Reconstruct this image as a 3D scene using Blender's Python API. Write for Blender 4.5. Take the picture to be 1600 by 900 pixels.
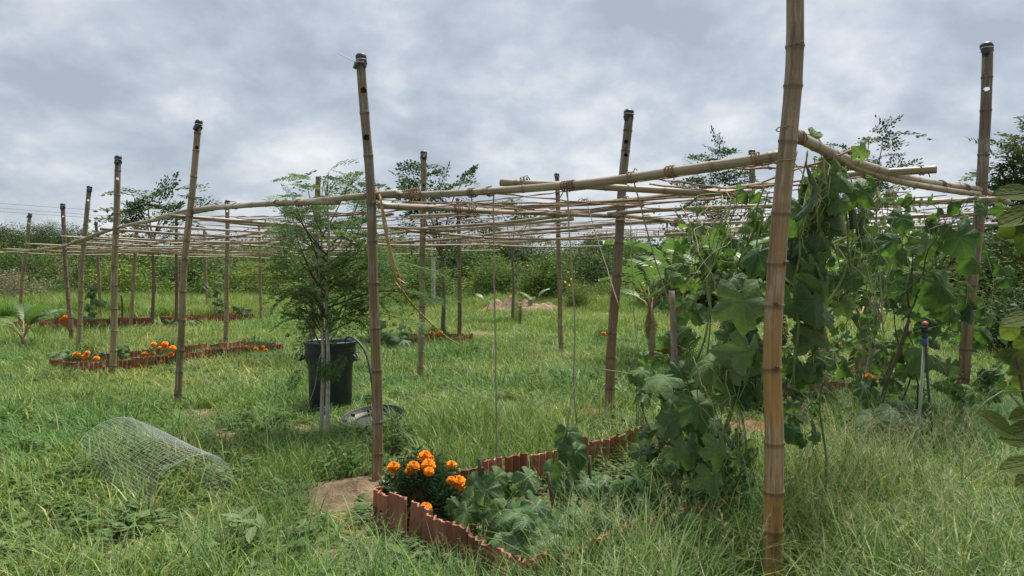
import bpy, math, random
import numpy as np
from mathutils import Vector, Matrix, Euler

R = math.radians
rng = random.Random(7)
for o in list(bpy.data.objects):
    bpy.data.objects.remove(o)
scene = bpy.context.scene
col = scene.collection

# ------------------------------------------------------------------ camera
CAM_H, F, HOR = 1.55, 1150.0, 430.0
PITCH = math.atan((450 - HOR) / F)
cam_d = bpy.data.cameras.new('camera')
cam_d.sensor_width = 36.0
cam_d.lens = 36.0 * F / 1600.0
cam_d.clip_start, cam_d.clip_end = 0.05, 3000
cam = bpy.data.objects.new('camera', cam_d)
cam.location = (0, 0, CAM_H)
cam.rotation_euler = (R(90) - PITCH, 0, 0)
col.objects.link(cam)
scene.camera = cam

# ------------------------------------------------------------------ sky, sun, exposure
SUN_EL, SUN_AZ = R(68), R(35)          # azimuth clockwise from +Y
world = bpy.data.worlds.new('World')
scene.world = world
world.use_nodes = True
wn, wl = world.node_tree.nodes, world.node_tree.links
wn.clear()
w_out = wn.new('ShaderNodeOutputWorld')
w_bg = wn.new('ShaderNodeBackground')
w_bg.inputs['Strength'].default_value = 0.041
w_sky = wn.new('ShaderNodeTexSky')
w_sky.sky_type = 'NISHITA'
w_sky.sun_disc = False
w_sky.sun_elevation = SUN_EL
w_sky.sun_rotation = SUN_AZ
w_tc = wn.new('ShaderNodeTexCoord')
w_sep = wn.new('ShaderNodeSeparateXYZ')
wl.new(w_tc.outputs['Generated'], w_sep.inputs[0])
w_zp = wn.new('ShaderNodeMath'); w_zp.operation = 'MAXIMUM'; w_zp.inputs[1].default_value = 0.0
wl.new(w_sep.outputs['Z'], w_zp.inputs[0])
w_za = wn.new('ShaderNodeMath'); w_za.operation = 'ADD'; w_za.inputs[1].default_value = 0.50
wl.new(w_zp.outputs[0], w_za.inputs[0])
w_dx = wn.new('ShaderNodeMath'); w_dx.operation = 'DIVIDE'
w_dy = wn.new('ShaderNodeMath'); w_dy.operation = 'DIVIDE'
wl.new(w_sep.outputs['X'], w_dx.inputs[0]); wl.new(w_za.outputs[0], w_dx.inputs[1])
wl.new(w_sep.outputs['Y'], w_dy.inputs[0]); wl.new(w_za.outputs[0], w_dy.inputs[1])
w_cv = wn.new('ShaderNodeCombineXYZ')
wl.new(w_dx.outputs[0], w_cv.inputs[0]); wl.new(w_dy.outputs[0], w_cv.inputs[1])
def w_noise(scale, detail, rough, dist, off):
    mp = wn.new('ShaderNodeMapping'); mp.inputs['Location'].default_value = (off, off * .37, off * .71)
    n = wn.new('ShaderNodeTexNoise')
    n.inputs['Scale'].default_value = scale; n.inputs['Detail'].default_value = detail
    n.inputs['Roughness'].default_value = rough; n.inputs['Distortion'].default_value = dist
    wl.new(w_cv.outputs[0], mp.inputs[0]); wl.new(mp.outputs[0], n.inputs['Vector'])
    return n.outputs['Fac']
n1 = w_noise(2.3, 10, 0.55, 0.12, 3.1)
n2 = w_noise(6.2, 8, 0.56, 0.15, 11.7)
w_mx = wn.new('ShaderNodeMath'); w_mx.operation = 'MULTIPLY_ADD'; w_mx.inputs[1].default_value = 0.50
wl.new(n2, w_mx.inputs[0])
w_m2 = wn.new('ShaderNodeMath'); w_m2.operation = 'MULTIPLY'; w_m2.inputs[1].default_value = 0.50
wl.new(n1, w_m2.inputs[0]); wl.new(w_m2.outputs[0], w_mx.inputs[2])
w_wv = wn.new('ShaderNodeTexNoise'); w_wv.inputs['Scale'].default_value = 5.0; w_wv.inputs['Detail'].default_value = 5
wl.new(w_cv.outputs[0], w_wv.inputs['Vector'])
w_wa = wn.new('ShaderNodeVectorMath'); w_wa.operation = 'MULTIPLY_ADD'; w_wa.inputs[1].default_value = (.55, .55, .55)
wl.new(w_wv.outputs['Color'], w_wa.inputs[0]); wl.new(w_cv.outputs[0], w_wa.inputs[2])
w_vo = wn.new('ShaderNodeTexVoronoi'); w_vo.feature = 'SMOOTH_F1'; w_vo.inputs['Scale'].default_value = 3.6; w_vo.inputs['Smoothness'].default_value = .35
wl.new(w_wa.outputs[0], w_vo.inputs['Vector'])
w_lp = wn.new('ShaderNodeMath'); w_lp.operation = 'MULTIPLY_ADD'; w_lp.inputs[1].default_value = -.20
wl.new(w_vo.outputs['Distance'], w_lp.inputs[0]); w_ad = wn.new('ShaderNodeMath'); w_ad.operation = 'ADD'; w_ad.inputs[1].default_value = .085
wl.new(w_mx.outputs[0], w_lp.inputs[2]); wl.new(w_lp.outputs[0], w_ad.inputs[0])
w_ramp = wn.new('ShaderNodeValToRGB')
cr = w_ramp.color_ramp
cr.elements[0].position, cr.elements[0].color = 0.36, (1.66, 1.86, 2.15, 1)
cr.elements[1].position, cr.elements[1].color = 0.63, (3.50, 3.54, 3.60, 1)
e = cr.elements.new(0.47); e.color = (2.22, 2.42, 2.70, 1)
e = cr.elements.new(0.54); e.color = (2.78, 2.91, 3.08, 1)
wl.new(w_ad.outputs[0], w_ramp.inputs[0])
w_mix = wn.new('ShaderNodeMixRGB'); w_mix.inputs[0].default_value = 0.93
wl.new(w_sky.outputs[0], w_mix.inputs[1]); wl.new(w_ramp.outputs[0], w_mix.inputs[2])
wl.new(w_mix.outputs[0], w_bg.inputs['Color'])
wl.new(w_bg.outputs[0], w_out.inputs[0])

sun_d = bpy.data.lights.new('sun', 'SUN')
sun_d.energy, sun_d.angle, sun_d.color = 1.5, R(20), (1.0, 0.94, 0.83)
sun = bpy.data.objects.new('sun', sun_d)
sdir = Vector((math.sin(SUN_AZ) * math.cos(SUN_EL), math.cos(SUN_AZ) * math.cos(SUN_EL), math.sin(SUN_EL)))
sun.rotation_euler = sdir.to_track_quat('Z', 'Y').to_euler()
sun.location = sdir * 60
col.objects.link(sun)

vs = scene.view_settings
vs.view_transform, vs.look, vs.exposure, vs.gamma = 'Standard', 'None', 2.58, 1.0
vs.use_curve_mapping = False
scene.render.engine = 'CYCLES'
scene.cycles.use_denoising = True
scene.cycles.max_bounces = 5
scene.cycles.diffuse_bounces = 3
scene.cycles.glossy_bounces = 2
scene.cycles.transmission_bounces = 4
scene.cycles.use_adaptive_sampling = True
scene.cycles.transparent_max_bounces = 4

# ------------------------------------------------------------------ pixel helpers (source photo 1600x900)
def ray(x, y):
    d = Vector(((x - 800) / F, 1.0, (450 - y) / F))
    c, s = math.cos(PITCH), math.sin(PITCH)
    return Vector((d.x, d.y * c + d.z * s, -d.y * s + d.z * c))
def at(x, y, D):
    r = ray(x, y)
    return Vector((0, 0, CAM_H)) + r * (D / r.y)
def onz(x, y, z):
    r = ray(x, y)
    return Vector((0, 0, CAM_H)) + r * ((z - CAM_H) / r.z)
def gz(x, y):
    return 0.025 * math.sin(1.3 * x + .5) * math.sin(1.1 * y + 1.0) + 0.02 * math.sin(.45 * x - .6 * y)

# ------------------------------------------------------------------ mesh helpers
class MB:
    def __init__(self):
        self.v, self.f, self.uv, self.at = [], [], [], []
    def add(self, verts, faces, uvs=None, attr=None):
        b = len(self.v)
        self.v.extend([tuple(p) for p in verts])
        self.f.extend([tuple(i + b for i in f) for f in faces])
        self.uv.extend(uvs if uvs is not None else [(0, 0)] * len(verts))
        self.at.extend(attr if attr is not None else [0.0] * len(verts))
    def tube(self, pts, rad, n=8, caps=True, attr=None, drop=None, v0=0.0):
        pts = [Vector(p) for p in pts]
        m = len(pts)
        if not hasattr(rad, '__len__'): rad = [rad] * m
        t = [(pts[min(i + 1, m - 1)] - pts[max(i - 1, 0)]).normalized() for i in range(m)]
        up = Vector((0, 0, 1)) if abs(t[0].z) < .9 else Vector((0, -1, 0))
        nx = (up - t[0] * up.dot(t[0])).normalized()
        vv, uv, aa, L = [], [], [], v0
        for i in range(m):
            nx = (nx - t[i] * nx.dot(t[i]))
            nx = nx.normalized() if nx.length > 1e-6 else t[i].orthogonal().normalized()
            ny = t[i].cross(nx)
            if i: L += (pts[i] - pts[i - 1]).length
            for k in range(n):
                a = 2 * math.pi * k / n
                vv.append(pts[i] + (nx * math.cos(a) + ny * math.sin(a)) * rad[i])
                uv.append((abs(2.0 * k / n - 1), L)); aa.append(attr[i] if attr else 0.0)
        ff = []
        for i in range(m - 1):
            for k in range(n):
                q = (i * n + k, i * n + (k + 1) % n, (i + 1) * n + (k + 1) % n, (i + 1) * n + k)
                if drop is not None:
                    c = (vv[q[0]] + vv[q[1]] + vv[q[2]] + vv[q[3]]) / 4
                    if drop(c): continue
                ff.append(q)
        if caps:
            ff.append(tuple(range(n - 1, -1, -1))); ff.append(tuple((m - 1) * n + k for k in range(n)))
        self.add(vv, ff, uv, aa)
    def box(self, c, s, rot=None):
        c = Vector(c); h = Vector(s) / 2
        vv = [Vector((sx * h.x, sy * h.y, sz * h.z)) for sx in (-1, 1) for sy in (-1, 1) for sz in (-1, 1)]
        if rot is not None: vv = [rot @ p for p in vv]
        self.add([c + p for p in vv], [(0, 1, 3, 2), (4, 6, 7, 5), (0, 4, 5, 1), (2, 3, 7, 6), (0, 2, 6, 4), (1, 5, 7, 3)])
    def lathe(self, prof, n=32, c=(0, 0, 0)):
        vv, ff = [], []
        for r, z in prof:
            for k in range(n):
                a = 2 * math.pi * k / n
                vv.append((c[0] + r * math.cos(a), c[1] + r * math.sin(a), c[2] + z))
        for i in range(len(prof) - 1):
            for k in range(n):
                ff.append((i * n + k, i * n + (k + 1) % n, (i + 1) * n + (k + 1) % n, (i + 1) * n + k))
        self.add(vv, ff)
    def mesh(self, name, mat, smooth=True, off=None):
        me = bpy.data.meshes.new(name)
        v = self.v if off is None else [(p[0] - off[0], p[1] - off[1], p[2] - off[2]) for p in self.v]
        me.from_pydata(v, [], self.f)
        if mat is not None: me.materials.append(mat)
        if smooth and len(me.polygons): me.polygons.foreach_set('use_smooth', [True] * len(me.polygons))
        if any(u != (0, 0) for u in self.uv):
            ul = me.uv_layers.new(name='UVMap')
            idx = np.empty(len(me.loops), dtype=np.int32); me.loops.foreach_get('vertex_index', idx)
            ul.data.foreach_set('uv', np.array(self.uv, dtype=np.float32)[idx].ravel())
        if any(self.at):
            a = me.attributes.new('node', 'FLOAT', 'POINT'); a.data.foreach_set('value', np.array(self.at, dtype=np.float32))
        me.update()
        return me
    def build(self, name, mat, parent=None, smooth=True):
        off = root_loc(parent) if parent else None
        o = bpy.data.objects.new(name, self.mesh(name, mat, smooth, off))
        col.objects.link(o)
        if parent: o.parent = parent
        return o

def root_loc(o):
    p = Vector((0, 0, 0))
    while o is not None:
        p += o.location; o = o.parent
    return p
def tag(o, label=None, cat=None, group=None, kind=None):
    if label: o['label'] = label
    if cat: o['category'] = cat
    if group: o['group'] = group
    if kind: o['kind'] = kind
    return o
def thing(name, label, cat, loc=(0, 0, 0), group=None):
    o = bpy.data.objects.new(name, None)
    o.location = loc; o.empty_display_size = .1
    col.objects.link(o)
    return tag(o, label, cat, group)
def child(name, me, parent, loc, rot=None, scale=1.0):
    """shared-mesh part; loc in world coordinates (roots are never rotated)"""
    o = bpy.data.objects.new(name, me)
    o.parent = parent
    o.location = Vector(loc) - root_loc(parent)
    if rot is not None: o.rotation_euler = rot
    o.scale = (scale,) * 3 if not hasattr(scale, '__len__') else scale
    col.objects.link(o)
    return o
def npmesh(name, verts, faces, mat, uv=None, smooth=False):
    me = bpy.data.meshes.new(name)
    verts = np.asarray(verts, dtype=np.float32); faces = np.asarray(faces, dtype=np.int32)
    nf, k = faces.shape
    me.vertices.add(len(verts)); me.vertices.foreach_set('co', verts.ravel())
    me.loops.add(nf * k); me.loops.foreach_set('vertex_index', faces.ravel())
    me.polygons.add(nf)
    me.polygons.foreach_set('loop_start', np.arange(0, nf * k, k, dtype=np.int32))
    if uv is not None:
        ul = me.uv_layers.new(name='UVMap'); ul.data.foreach_set('uv', np.asarray(uv, dtype=np.float32)[faces.ravel()].ravel())
    if smooth: me.polygons.foreach_set('use_smooth', [True] * nf)
    me.materials.append(mat)
    me.update(calc_edges=True)
    return me

# ------------------------------------------------------------------ materials
class NT:
    def __init__(self, name):
        self.m = bpy.data.materials.new(name); self.m.use_nodes = True
        self.t = self.m.node_tree; self.t.nodes.clear()
        self.out = self.n('ShaderNodeOutputMaterial')
    def n(self, kind, **kw):
        x = self.t.nodes.new(kind)
        for k, v in kw.items(): setattr(x, k, v)
        return x
    def l(self, a, b): self.t.links.new(a, b)
    def val(self, sock, v):
        if hasattr(v, 'is_linked'): self.l(v, sock)
        else: sock.default_value = v
    def math(self, op, a, b=0.0, c=None):
        x = self.n('ShaderNodeMath', operation=op)
        self.val(x.inputs[0], a); self.val(x.inputs[1], b)
        if c is not None: self.val(x.inputs[2], c)
        return x.outputs[0]
    def noise(self, vec, scale, detail=3.0, rough=.55, dist=0.0):
        x = self.n('ShaderNodeTexNoise')
        if vec is not None: self.l(vec, x.inputs['Vector'])
        x.inputs['Scale'].default_value = scale; x.inputs['Detail'].default_value = detail
        x.inputs['Roughness'].default_value = rough; x.inputs['Distortion'].default_value = dist
        return x.outputs['Fac']
    def mapping(self, vec, scale=(1, 1, 1), loc=(0, 0, 0)):
        x = self.n('ShaderNodeMapping'); self.l(vec, x.inputs[0])
        x.inputs['Scale'].default_value = scale; x.inputs['Location'].default_value = loc
        return x.outputs[0]
    def ramp(self, fac, stops):
        x = self.n('ShaderNodeValToRGB'); cr = x.color_ramp
        while len(cr.elements) < len(stops): cr.elements.new(.5)
        for el, (p, c) in zip(cr.elements, stops):
            el.position = p; el.color = (c[0], c[1], c[2], 1) if hasattr(c, '__len__') else (c, c, c, 1)
        self.l(fac, x.inputs[0])
        return x.outputs[0]
    def mix(self, fac, a, b, mode='MIX'):
        x = self.n('ShaderNodeMixRGB', blend_type=mode)
        self.val(x.inputs[0], fac)
        for s, v in ((x.inputs[1], a), (x.inputs[2], b)):
            if hasattr(v, 'is_linked'): self.l(v, s)
            else: s.default_value = (v[0], v[1], v[2], 1)
        return x.outputs[0]
    def bsdf(self, color, rough=.6, spec=.3, trans=0.0, tcol=None, bump=None, bstr=.3, bdist=.01, metal=0.0):
        p = self.n('ShaderNodeBsdfPrincipled')
        if hasattr(color, 'is_linked'): self.l(color, p.inputs['Base Color'])
        else: p.inputs['Base Color'].default_value = (*color[:3], 1)
        self.val(p.inputs['Roughness'], rough)
        p.inputs['Specular IOR Level'].default_value = spec
        p.inputs['Metallic'].default_value = metal
        nrm = None
        if bump is not None:
            b = self.n('ShaderNodeBump'); b.inputs['Strength'].default_value = bstr; b.inputs['Distance'].default_value = bdist
            self.l(bump, b.inputs['Height']); nrm = b.outputs[0]
            self.l(nrm, p.inputs['Normal'])
        sh = p.outputs[0]
        if trans:
            t = self.n('ShaderNodeBsdfTranslucent')
            tc = tcol if tcol is not None else color
            if hasattr(tc, 'is_linked'): self.l(tc, t.inputs[0])
            else: t.inputs[0].default_value = (*tc[:3], 1)
            mx = self.n('ShaderNodeMixShader'); mx.inputs[0].default_value = trans
            self.l(sh, mx.inputs[1]); self.l(t.outputs[0], mx.inputs[2]); sh = mx.outputs[0]
        self.l(sh, self.out.inputs[0])
        return self.m
    def pos(self): return self.n('ShaderNodeNewGeometry').outputs['Position']
    def island(self): return self.n('ShaderNodeNewGeometry').outputs['Random Per Island']
    def orand(self): return self.n('ShaderNodeObjectInfo').outputs['Random']
    def ocoord(self): return self.n('ShaderNodeTexCoord').outputs['Object']
    def uvc(self): return self.n('ShaderNodeTexCoord').outputs['UV']

def blade_mat(name, cols, dry, dry_amt=.25, trans=.35, spec=.25, pscale=.6):
    t = NT(name)
    isl, pos = t.island(), t.pos()
    c = t.ramp(isl, [(0, cols[0]), (.4, cols[1]), (.75, cols[2]), (1, cols[3])])
    patch = t.noise(pos, pscale, 4, .6)
    r2 = t.math('FRACT', t.math('MULTIPLY', isl, 37.7))
    thr = t.math('MULTIPLY_ADD', patch, 1.7, dry_amt - 1.05)
    isdry = t.math('LESS_THAN', r2, thr)
    c = t.mix(t.math('MULTIPLY', isdry, .85), c, dry)
    big = t.noise(pos, .22, 3, .5)
    hue = t.ramp(big, [(.38, (.78, .96, .85)), (.62, (1.25, 1.08, .95))])
    c = t.mix(1.0, c, hue, 'MULTIPLY')
    return t.bsdf(c, .5, spec, trans)
GRASS = blade_mat('grass_blade', [(.036, .080, .014), (.108, .185, .030), (.175, .262, .050), (.33, .40, .125)], (.45, .39, .19), .18)
TALLG = blade_mat('tall_grass_blade', [(.038, .092, .024), (.092, .185, .052), (.148, .258, .082), (.29, .40, .19)], (.38, .37, .22), .02)
STRAW = blade_mat('straw_blade', [(.16, .17, .07), (.25, .23, .11), (.34, .29, .15), (.42, .37, .21)], (.13, .17, .06), .25)
FIELD = blade_mat('field_grass_blade', [(.065, .12, .025), (.13, .21, .040), (.18, .268, .055), (.29, .36, .11)], (.32, .31, .15), .16, pscale=.15)
SEED = blade_mat('seed_head', [(.18, .23, .12), (.24, .29, .165), (.30, .32, .20), (.38, .38, .26)], (.40, .36, .25), .2)

def foliage_mat(name, a, b, c, trans=.3, spec=.15, rough=.7):
    t = NT(name)
    isl = t.island()
    cc = t.ramp(isl, [(0, a), (.55, b), (1, c)])
    n = t.noise(t.pos(), 1.1, 3)
    cc = t.mix(1.0, cc, t.ramp(n, [(.3, (.75, .8, .8)), (.7, (1.2, 1.15, 1.0))]), 'MULTIPLY')
    rr = t.ramp(t.orand(), [(0, (.85, .9, .9)), (1, (1.12, 1.08, .98))])
    cc = t.mix(1.0, cc, rr, 'MULTIPLY')
    return t.bsdf(cc, rough, spec, trans)
BUSH_D = foliage_mat('dark_foliage', (.034, .066, .026), (.058, .10, .036), (.09, .14, .046))
BUSH_M = foliage_mat('mid_foliage', (.055, .105, .028), (.10, .165, .045), (.165, .225, .066))
BUSH_Y = foliage_mat('yellow_green_foliage', (.105, .16, .036), (.16, .225, .055), (.24, .29, .085))
BUSH_G = foliage_mat('dry_scrub_foliage', (.12, .12, .075), (.17, .165, .11), (.22, .21, .15))
MORINGA = foliage_mat('moringa_foliage', (.048, .10, .042), (.08, .155, .055), (.14, .22, .075), .42)
FTREE = foliage_mat('feathery_tree_foliage', (.026, .058, .026), (.045, .088, .036), (.075, .125, .048), .3)
MORI_L = foliage_mat('moringa_light_foliage', (.07, .13, .04), (.10, .17, .05), (.15, .22, .07), .4)
MARI = foliage_mat('marigold_foliage', (.032, .068, .034), (.052, .10, .046), (.085, .145, .06))
WEED = foliage_mat('weed_foliage', (.05, .10, .035), (.08, .145, .05), (.13, .19, .075), .35)

def bamboo_mat(name, low, mid, high, hmid=.9, htop=1.8, axis='Z', stain=.5):
    t = NT(name)
    uv, pos = t.uvc(), t.pos()
    sep = t.n('ShaderNodeSeparateXYZ'); t.l(pos, sep.inputs[0])
    base = t.ramp(t.math('DIVIDE', sep.outputs[2], 3.4), [(0, low), (hmid / 3.4, mid), (htop / 3.4, high)]) if axis == 'Z' else \
        t.ramp(t.noise(pos, .8, 2), [(.3, low), (.5, mid), (.7, high)])
    off = t.n('ShaderNodeCombineXYZ'); t.l(t.math('MULTIPLY', t.orand(), 31.0), off.inputs[0]); t.l(t.math('MULTIPLY', t.orand(), 17.0), off.inputs[1])
    va = t.n('ShaderNodeVectorMath', operation='ADD'); t.l(uv, va.inputs[0]); t.l(off.outputs[0], va.inputs[1])
    streak = t.noise(t.mapping(va.outputs[0], (11, 1.3, 1)), 1.0, 6, .60)
    c = t.mix(1.0, base, t.ramp(streak, [(.28, (.50, .46, .40)), (.5, (1, 1, 1)), (.74, (1.35, 1.33, 1.25))]), 'MULTIPLY')
    blot = t.noise(t.mapping(va.outputs[0], (3.2, 2.6, 1)), 1.0, 5, .65, .6)
    c = t.mix(t.math('MULTIPLY', t.ramp(blot, [(.50, 0), (.64, 1)]), stain), c, (.085, .06, .042))
    pale = t.noise(t.mapping(va.outputs[0], (5, 2.6, 1), (5, 9, 0)), 1.0, 7, .75)
    c = t.mix(t.math('MULTIPLY', t.ramp(pale, [(.50, 0), (.64, 1)]), .62), c, (.38, .35, .29))
    at_ = t.n('ShaderNodeAttribute', attribute_name='node')
    c = t.mix(t.math('MULTIPLY', at_.outputs['Fac'], .72), c, (.07, .05, .037))
    return t.bsdf(c, t.ramp(streak, [(.3, .42), (.8, .62)]), .35, 0, None, streak, .2, .003)
B_GOLD = bamboo_mat('bamboo_golden', (.35, .19, .042), (.30, .175, .055), (.165, .125, .076), .9, 2.2, stain=.6)
B_BROWN = bamboo_mat('bamboo_brown', (.22, .138, .062), (.175, .118, .058), (.115, .092, .060), 1.0, 2.2)
B_TAN = bamboo_mat('bamboo_tan', (.28, .222, .112), (.235, .182, .09), (.165, .13, .074), 1.0, 2.4)
B_RED = bamboo_mat('bamboo_reddish', (.175, .108, .056), (.185, .112, .058), (.110, .086, .058), .9, 2.2)
B_DARK = bamboo_mat('bamboo_dark', (.13, .060, .028), (.12, .06, .03), (.13, .088, .055), .9, 2.2)
B_GREEN = bamboo_mat('bamboo_green_stained', (.20, .17, .10), (.13, .10, .035), (.25, .185, .11), .7, 1.6, stain=.7)
B_BEAM = bamboo_mat('bamboo_beam', (.205, .18, .128), (.235, .205, .145), (.165, .14, .098), axis='N', stain=.3)
B_BEAM2 = bamboo_mat('bamboo_old_beam', (.20, .165, .12), (.24, .19, .135), (.17, .13, .10), axis='N', stain=.4)

def plain(name, c, var=.25, rough=.7, spec=.3, scale=12, bump=.3, bdist=.004, **kw):
    t = NT(name)
    n = t.noise(t.ocoord(), scale, 5, .6)
    cc = t.mix(1.0, c, t.ramp(n, [(.3, (1 - var,) * 3), (.7, (1 + var,) * 3)]), 'MULTIPLY')
    return t.bsdf(cc, rough, spec, bump=n, bstr=bump, bdist=bdist, **kw)
ROPE = plain('coir_rope', (.20, .128, .088), .4, .9, .1, 60)
JUTE = plain('jute_string', (.27, .245, .175), .3, .9, .1, 60)
YROPE = plain('yellow_rope', (.36, .25, .13), .3, .85, .1, 60)
BLACKP = plain('black_plastic_film', (.012, .014, .017), .3, .45, .5, 25, .5)
WIRE = plain('galvanised_wire', (.36, .40, .40), .15, .5, .5, 30, .05, metal=.25)
BARKD = plain('grey_bark', (.13, .115, .095), .3, .85, .15, 22, .5)
BARK = plain('moringa_bark', (.36, .34, .29), .3, .85, .15, 22, .5)
STEM = plain('green_stem', (.13, .18, .06), .3, .6, .3, 20)
STEMD = plain('dark_stem', (.07, .06, .04), .3, .7, .2, 20)
STAKE = plain('weathered_stake', (.24, .20, .17), .3, .85, .1, 25, .5)
HOSE = plain('hose_rubber', (.05, .06, .055), .2, .5, .4, 20)
TERR = (lambda t: t.bsdf(
    t.mix(t.math('MULTIPLY', t.ramp(t.noise(t.pos(), 9, 5, .65), [(.5, 0), (.72, 1)]), .6),
          t.mix(1.0, t.ramp(t.orand(), [(0, (.20, .082, .05)), (.5, (.31, .125, .078)), (.85, (.38, .175, .115)), (1, (.09, .05, .04))]),
                t.ramp(t.noise(t.pos(), 4, 4), [(.3, (.7, .7, .7)), (.7, (1.2, 1.15, 1.1))]), 'MULTIPLY'), (.11, .075, .05)),
    .8, .2, bump=t.noise(t.pos(), 45, 4), bstr=.4, bdist=.004))(NT('terracotta'))
PETAL = foliage_mat('marigold_petal', (.80, .21, .004), (.90, .29, .006), (.95, .38, .012), .25, .2)
YPETAL = foliage_mat('yellow_petal', (.75, .45, .02), (.8, .5, .03), (.85, .55, .04), .2, .2)
RPETAL = foliage_mat('red_petal', (.6, .08, .03), (.7, .11, .04), (.75, .16, .06), .2, .2)
BINM = plain('bin_plastic', (.019, .025, .034), .55, .45, .5, 7, .05)
LIDM = plain('lid_plastic', (.02, .022, .025), .35, .5, .4, 8, .05)
GOURD = (lambda t: t.bsdf(t.mix(1.0, (.05, .09, .045), t.ramp(t.noise(t.ocoord(), 30, 3), [(.3, (.7, .7, .7)), (.7, (1.4, 1.4, 1.3))]), 'MULTIPLY'), .45, .35))(NT('gourd_skin'))
GOURDP = plain('pale_gourd_skin', (.17, .22, .11), .3, .5, .35, 30)
TRUNKB = plain('banana_stem', (.27, .21, .12), .45, .7, .25, 9, .4)
CONCRETE = plain('concrete', (.36, .36, .35), .1, .9, .1, 10)
WIREL = plain('power_line', (.10, .11, .12), .1, .7, .2)
BLUE = plain('blue_plastic', (.03, .06, .20), .1, .4, .5)
REDP = plain('red_plastic', (.55, .11, .09), .1, .4, .5)
TIE = plain('cable_tie', (.55, .58, .60), .1, .4, .4)
PIPE = plain('grey_pipe', (.23, .26, .20), .15, .5, .35)

def broad_leaf_mat(name, a, b, vein=None, vamt=.3, trans=.32, mott=None, blem=.0, spec=.2, rough=.58, veins=(0, .75, -.75, 1.75, -1.75)):
    """leaf with veins fanning from the petiole; uv holds the flat leaf outline"""
    t = NT(name)
    uv = t.uvc()
    sep = t.n('ShaderNodeSeparateXYZ'); t.l(uv, sep.inputs[0])
    x, y = sep.outputs[0], sep.outputs[1]
    d = None
    for a_ in veins:
        sx, cx = math.sin(a_), math.cos(a_)
        perp = t.math('ABSOLUTE', t.math('SUBTRACT', t.math('MULTIPLY', x, cx), t.math('MULTIPLY', y, sx)))
        along = t.math('ADD', t.math('MULTIPLY', x, sx), t.math('MULTIPLY', y, cx))
        pen = t.math('MULTIPLY', t.math('LESS_THAN', along, 0.0), 9.0)
        dd = t.math('ADD', perp, pen)
        d = dd if d is None else t.math('MINIMUM', d, dd)
    n = t.noise(uv, 6, 4, .6)
    d2 = t.math('ADD', d, t.math('MULTIPLY', t.math('SUBTRACT', n, .5), .05))
    base = t.mix(t.orand(), a, b)
    base = t.mix(1.0, base, t.ramp(n, [(.3, (.82, .82, .82)), (.7, (1.18, 1.18, 1.15))]), 'MULTIPLY')
    vf = t.ramp(d2, [(0, 1), (.035, 0)])
    base = t.mix(t.math('MULTIPLY', vf, vamt), base, vein or (.2, .26, .13))
    if mott:
        m1 = t.ramp(d2, [(.02, 1), (.10, .25), (.2, 0)])
        sp = t.ramp(t.noise(uv, 17, 4, .65), [(.50, 0), (.60, 1)])
        base = t.mix(t.math('MULTIPLY', t.math('MULTIPLY', m1, sp), .8), base, mott)
    if blem:
        sp = t.ramp(t.noise(t.mapping(uv, (1, 1, 1), (7, 3, 0)), 9, 3), [(.63, 0), (.70, 1)])
        base = t.mix(t.math('MULTIPLY', sp, blem), base, (.24, .21, .08))
    tc = t.mix(1.0, base, (1.35, 1.6, .55), 'MULTIPLY')
    cell = t.n('ShaderNodeTexVoronoi'); cell.inputs['Scale'].default_value = 9; t.l(uv, cell.inputs['Vector'])
    h = t.math('ADD', t.math('MULTIPLY', t.ramp(d2, [(0, 0), (.06, 1)]), .7), t.math('MULTIPLY', cell.outputs['Distance'], -.6))
    return t.bsdf(base, rough, spec, trans, tc, h, .35, .012)
LUFFA = broad_leaf_mat('luffa_leaf', (.040, .088, .038), (.105, .170, .066), (.16, .22, .12), .35, blem=.3)
LUFFA_L = broad_leaf_mat('luffa_leaf_light', (.075, .14, .05), (.12, .19, .075), (.22, .28, .14), .3, .38, blem=.3)
GOURDL = broad_leaf_mat('gourd_leaf', (.045, .095, .038), (.095, .16, .055), (.18, .24, .11), .3, .36, blem=.35)
PUMP = broad_leaf_mat('pumpkin_leaf', (.050, .105, .040), (.09, .155, .060), (.28, .35, .22), .45, .3, mott=(.36, .43, .32))
OLIVE = broad_leaf_mat('olive_leaf', (.050, .075, .024), (.10, .125, .040), (.13, .14, .06), .15, .45, blem=.5, veins=(0,), spec=.12, rough=.75)
DOCK = broad_leaf_mat('weed_leaf', (.085, .13, .05), (.12, .17, .075), (.2, .25, .13), .35, .3, veins=(0,))
BANANA = (lambda t: (lambda uv: t.bsdf(
    t.mix(t.math('MULTIPLY', t.ramp(t.noise(uv, 2.2, 4), [(.58, 0), (.75, 1)]), .35),
          t.mix(1.0, t.mix(t.orand(), (.060, .125, .036), (.105, .18, .048)),
                t.ramp(t.noise(t.mapping(uv, (1, 40, 1)), 1, 3), [(.3, (.8, .8, .8)), (.7, (1.2, 1.2, 1.1))]), 'MULTIPLY'), (.24, .22, .07)),
    .42, .4, .35, (.11, .20, .04), t.noise(t.mapping(uv, (1, 40, 1)), 1, 2), .3, .01))(t.uvc()))(NT('banana_leaf'))
BAN_DRY = plain('dry_banana_leaf', (.26, .19, .10), .4, .8, .1, 10)

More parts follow.
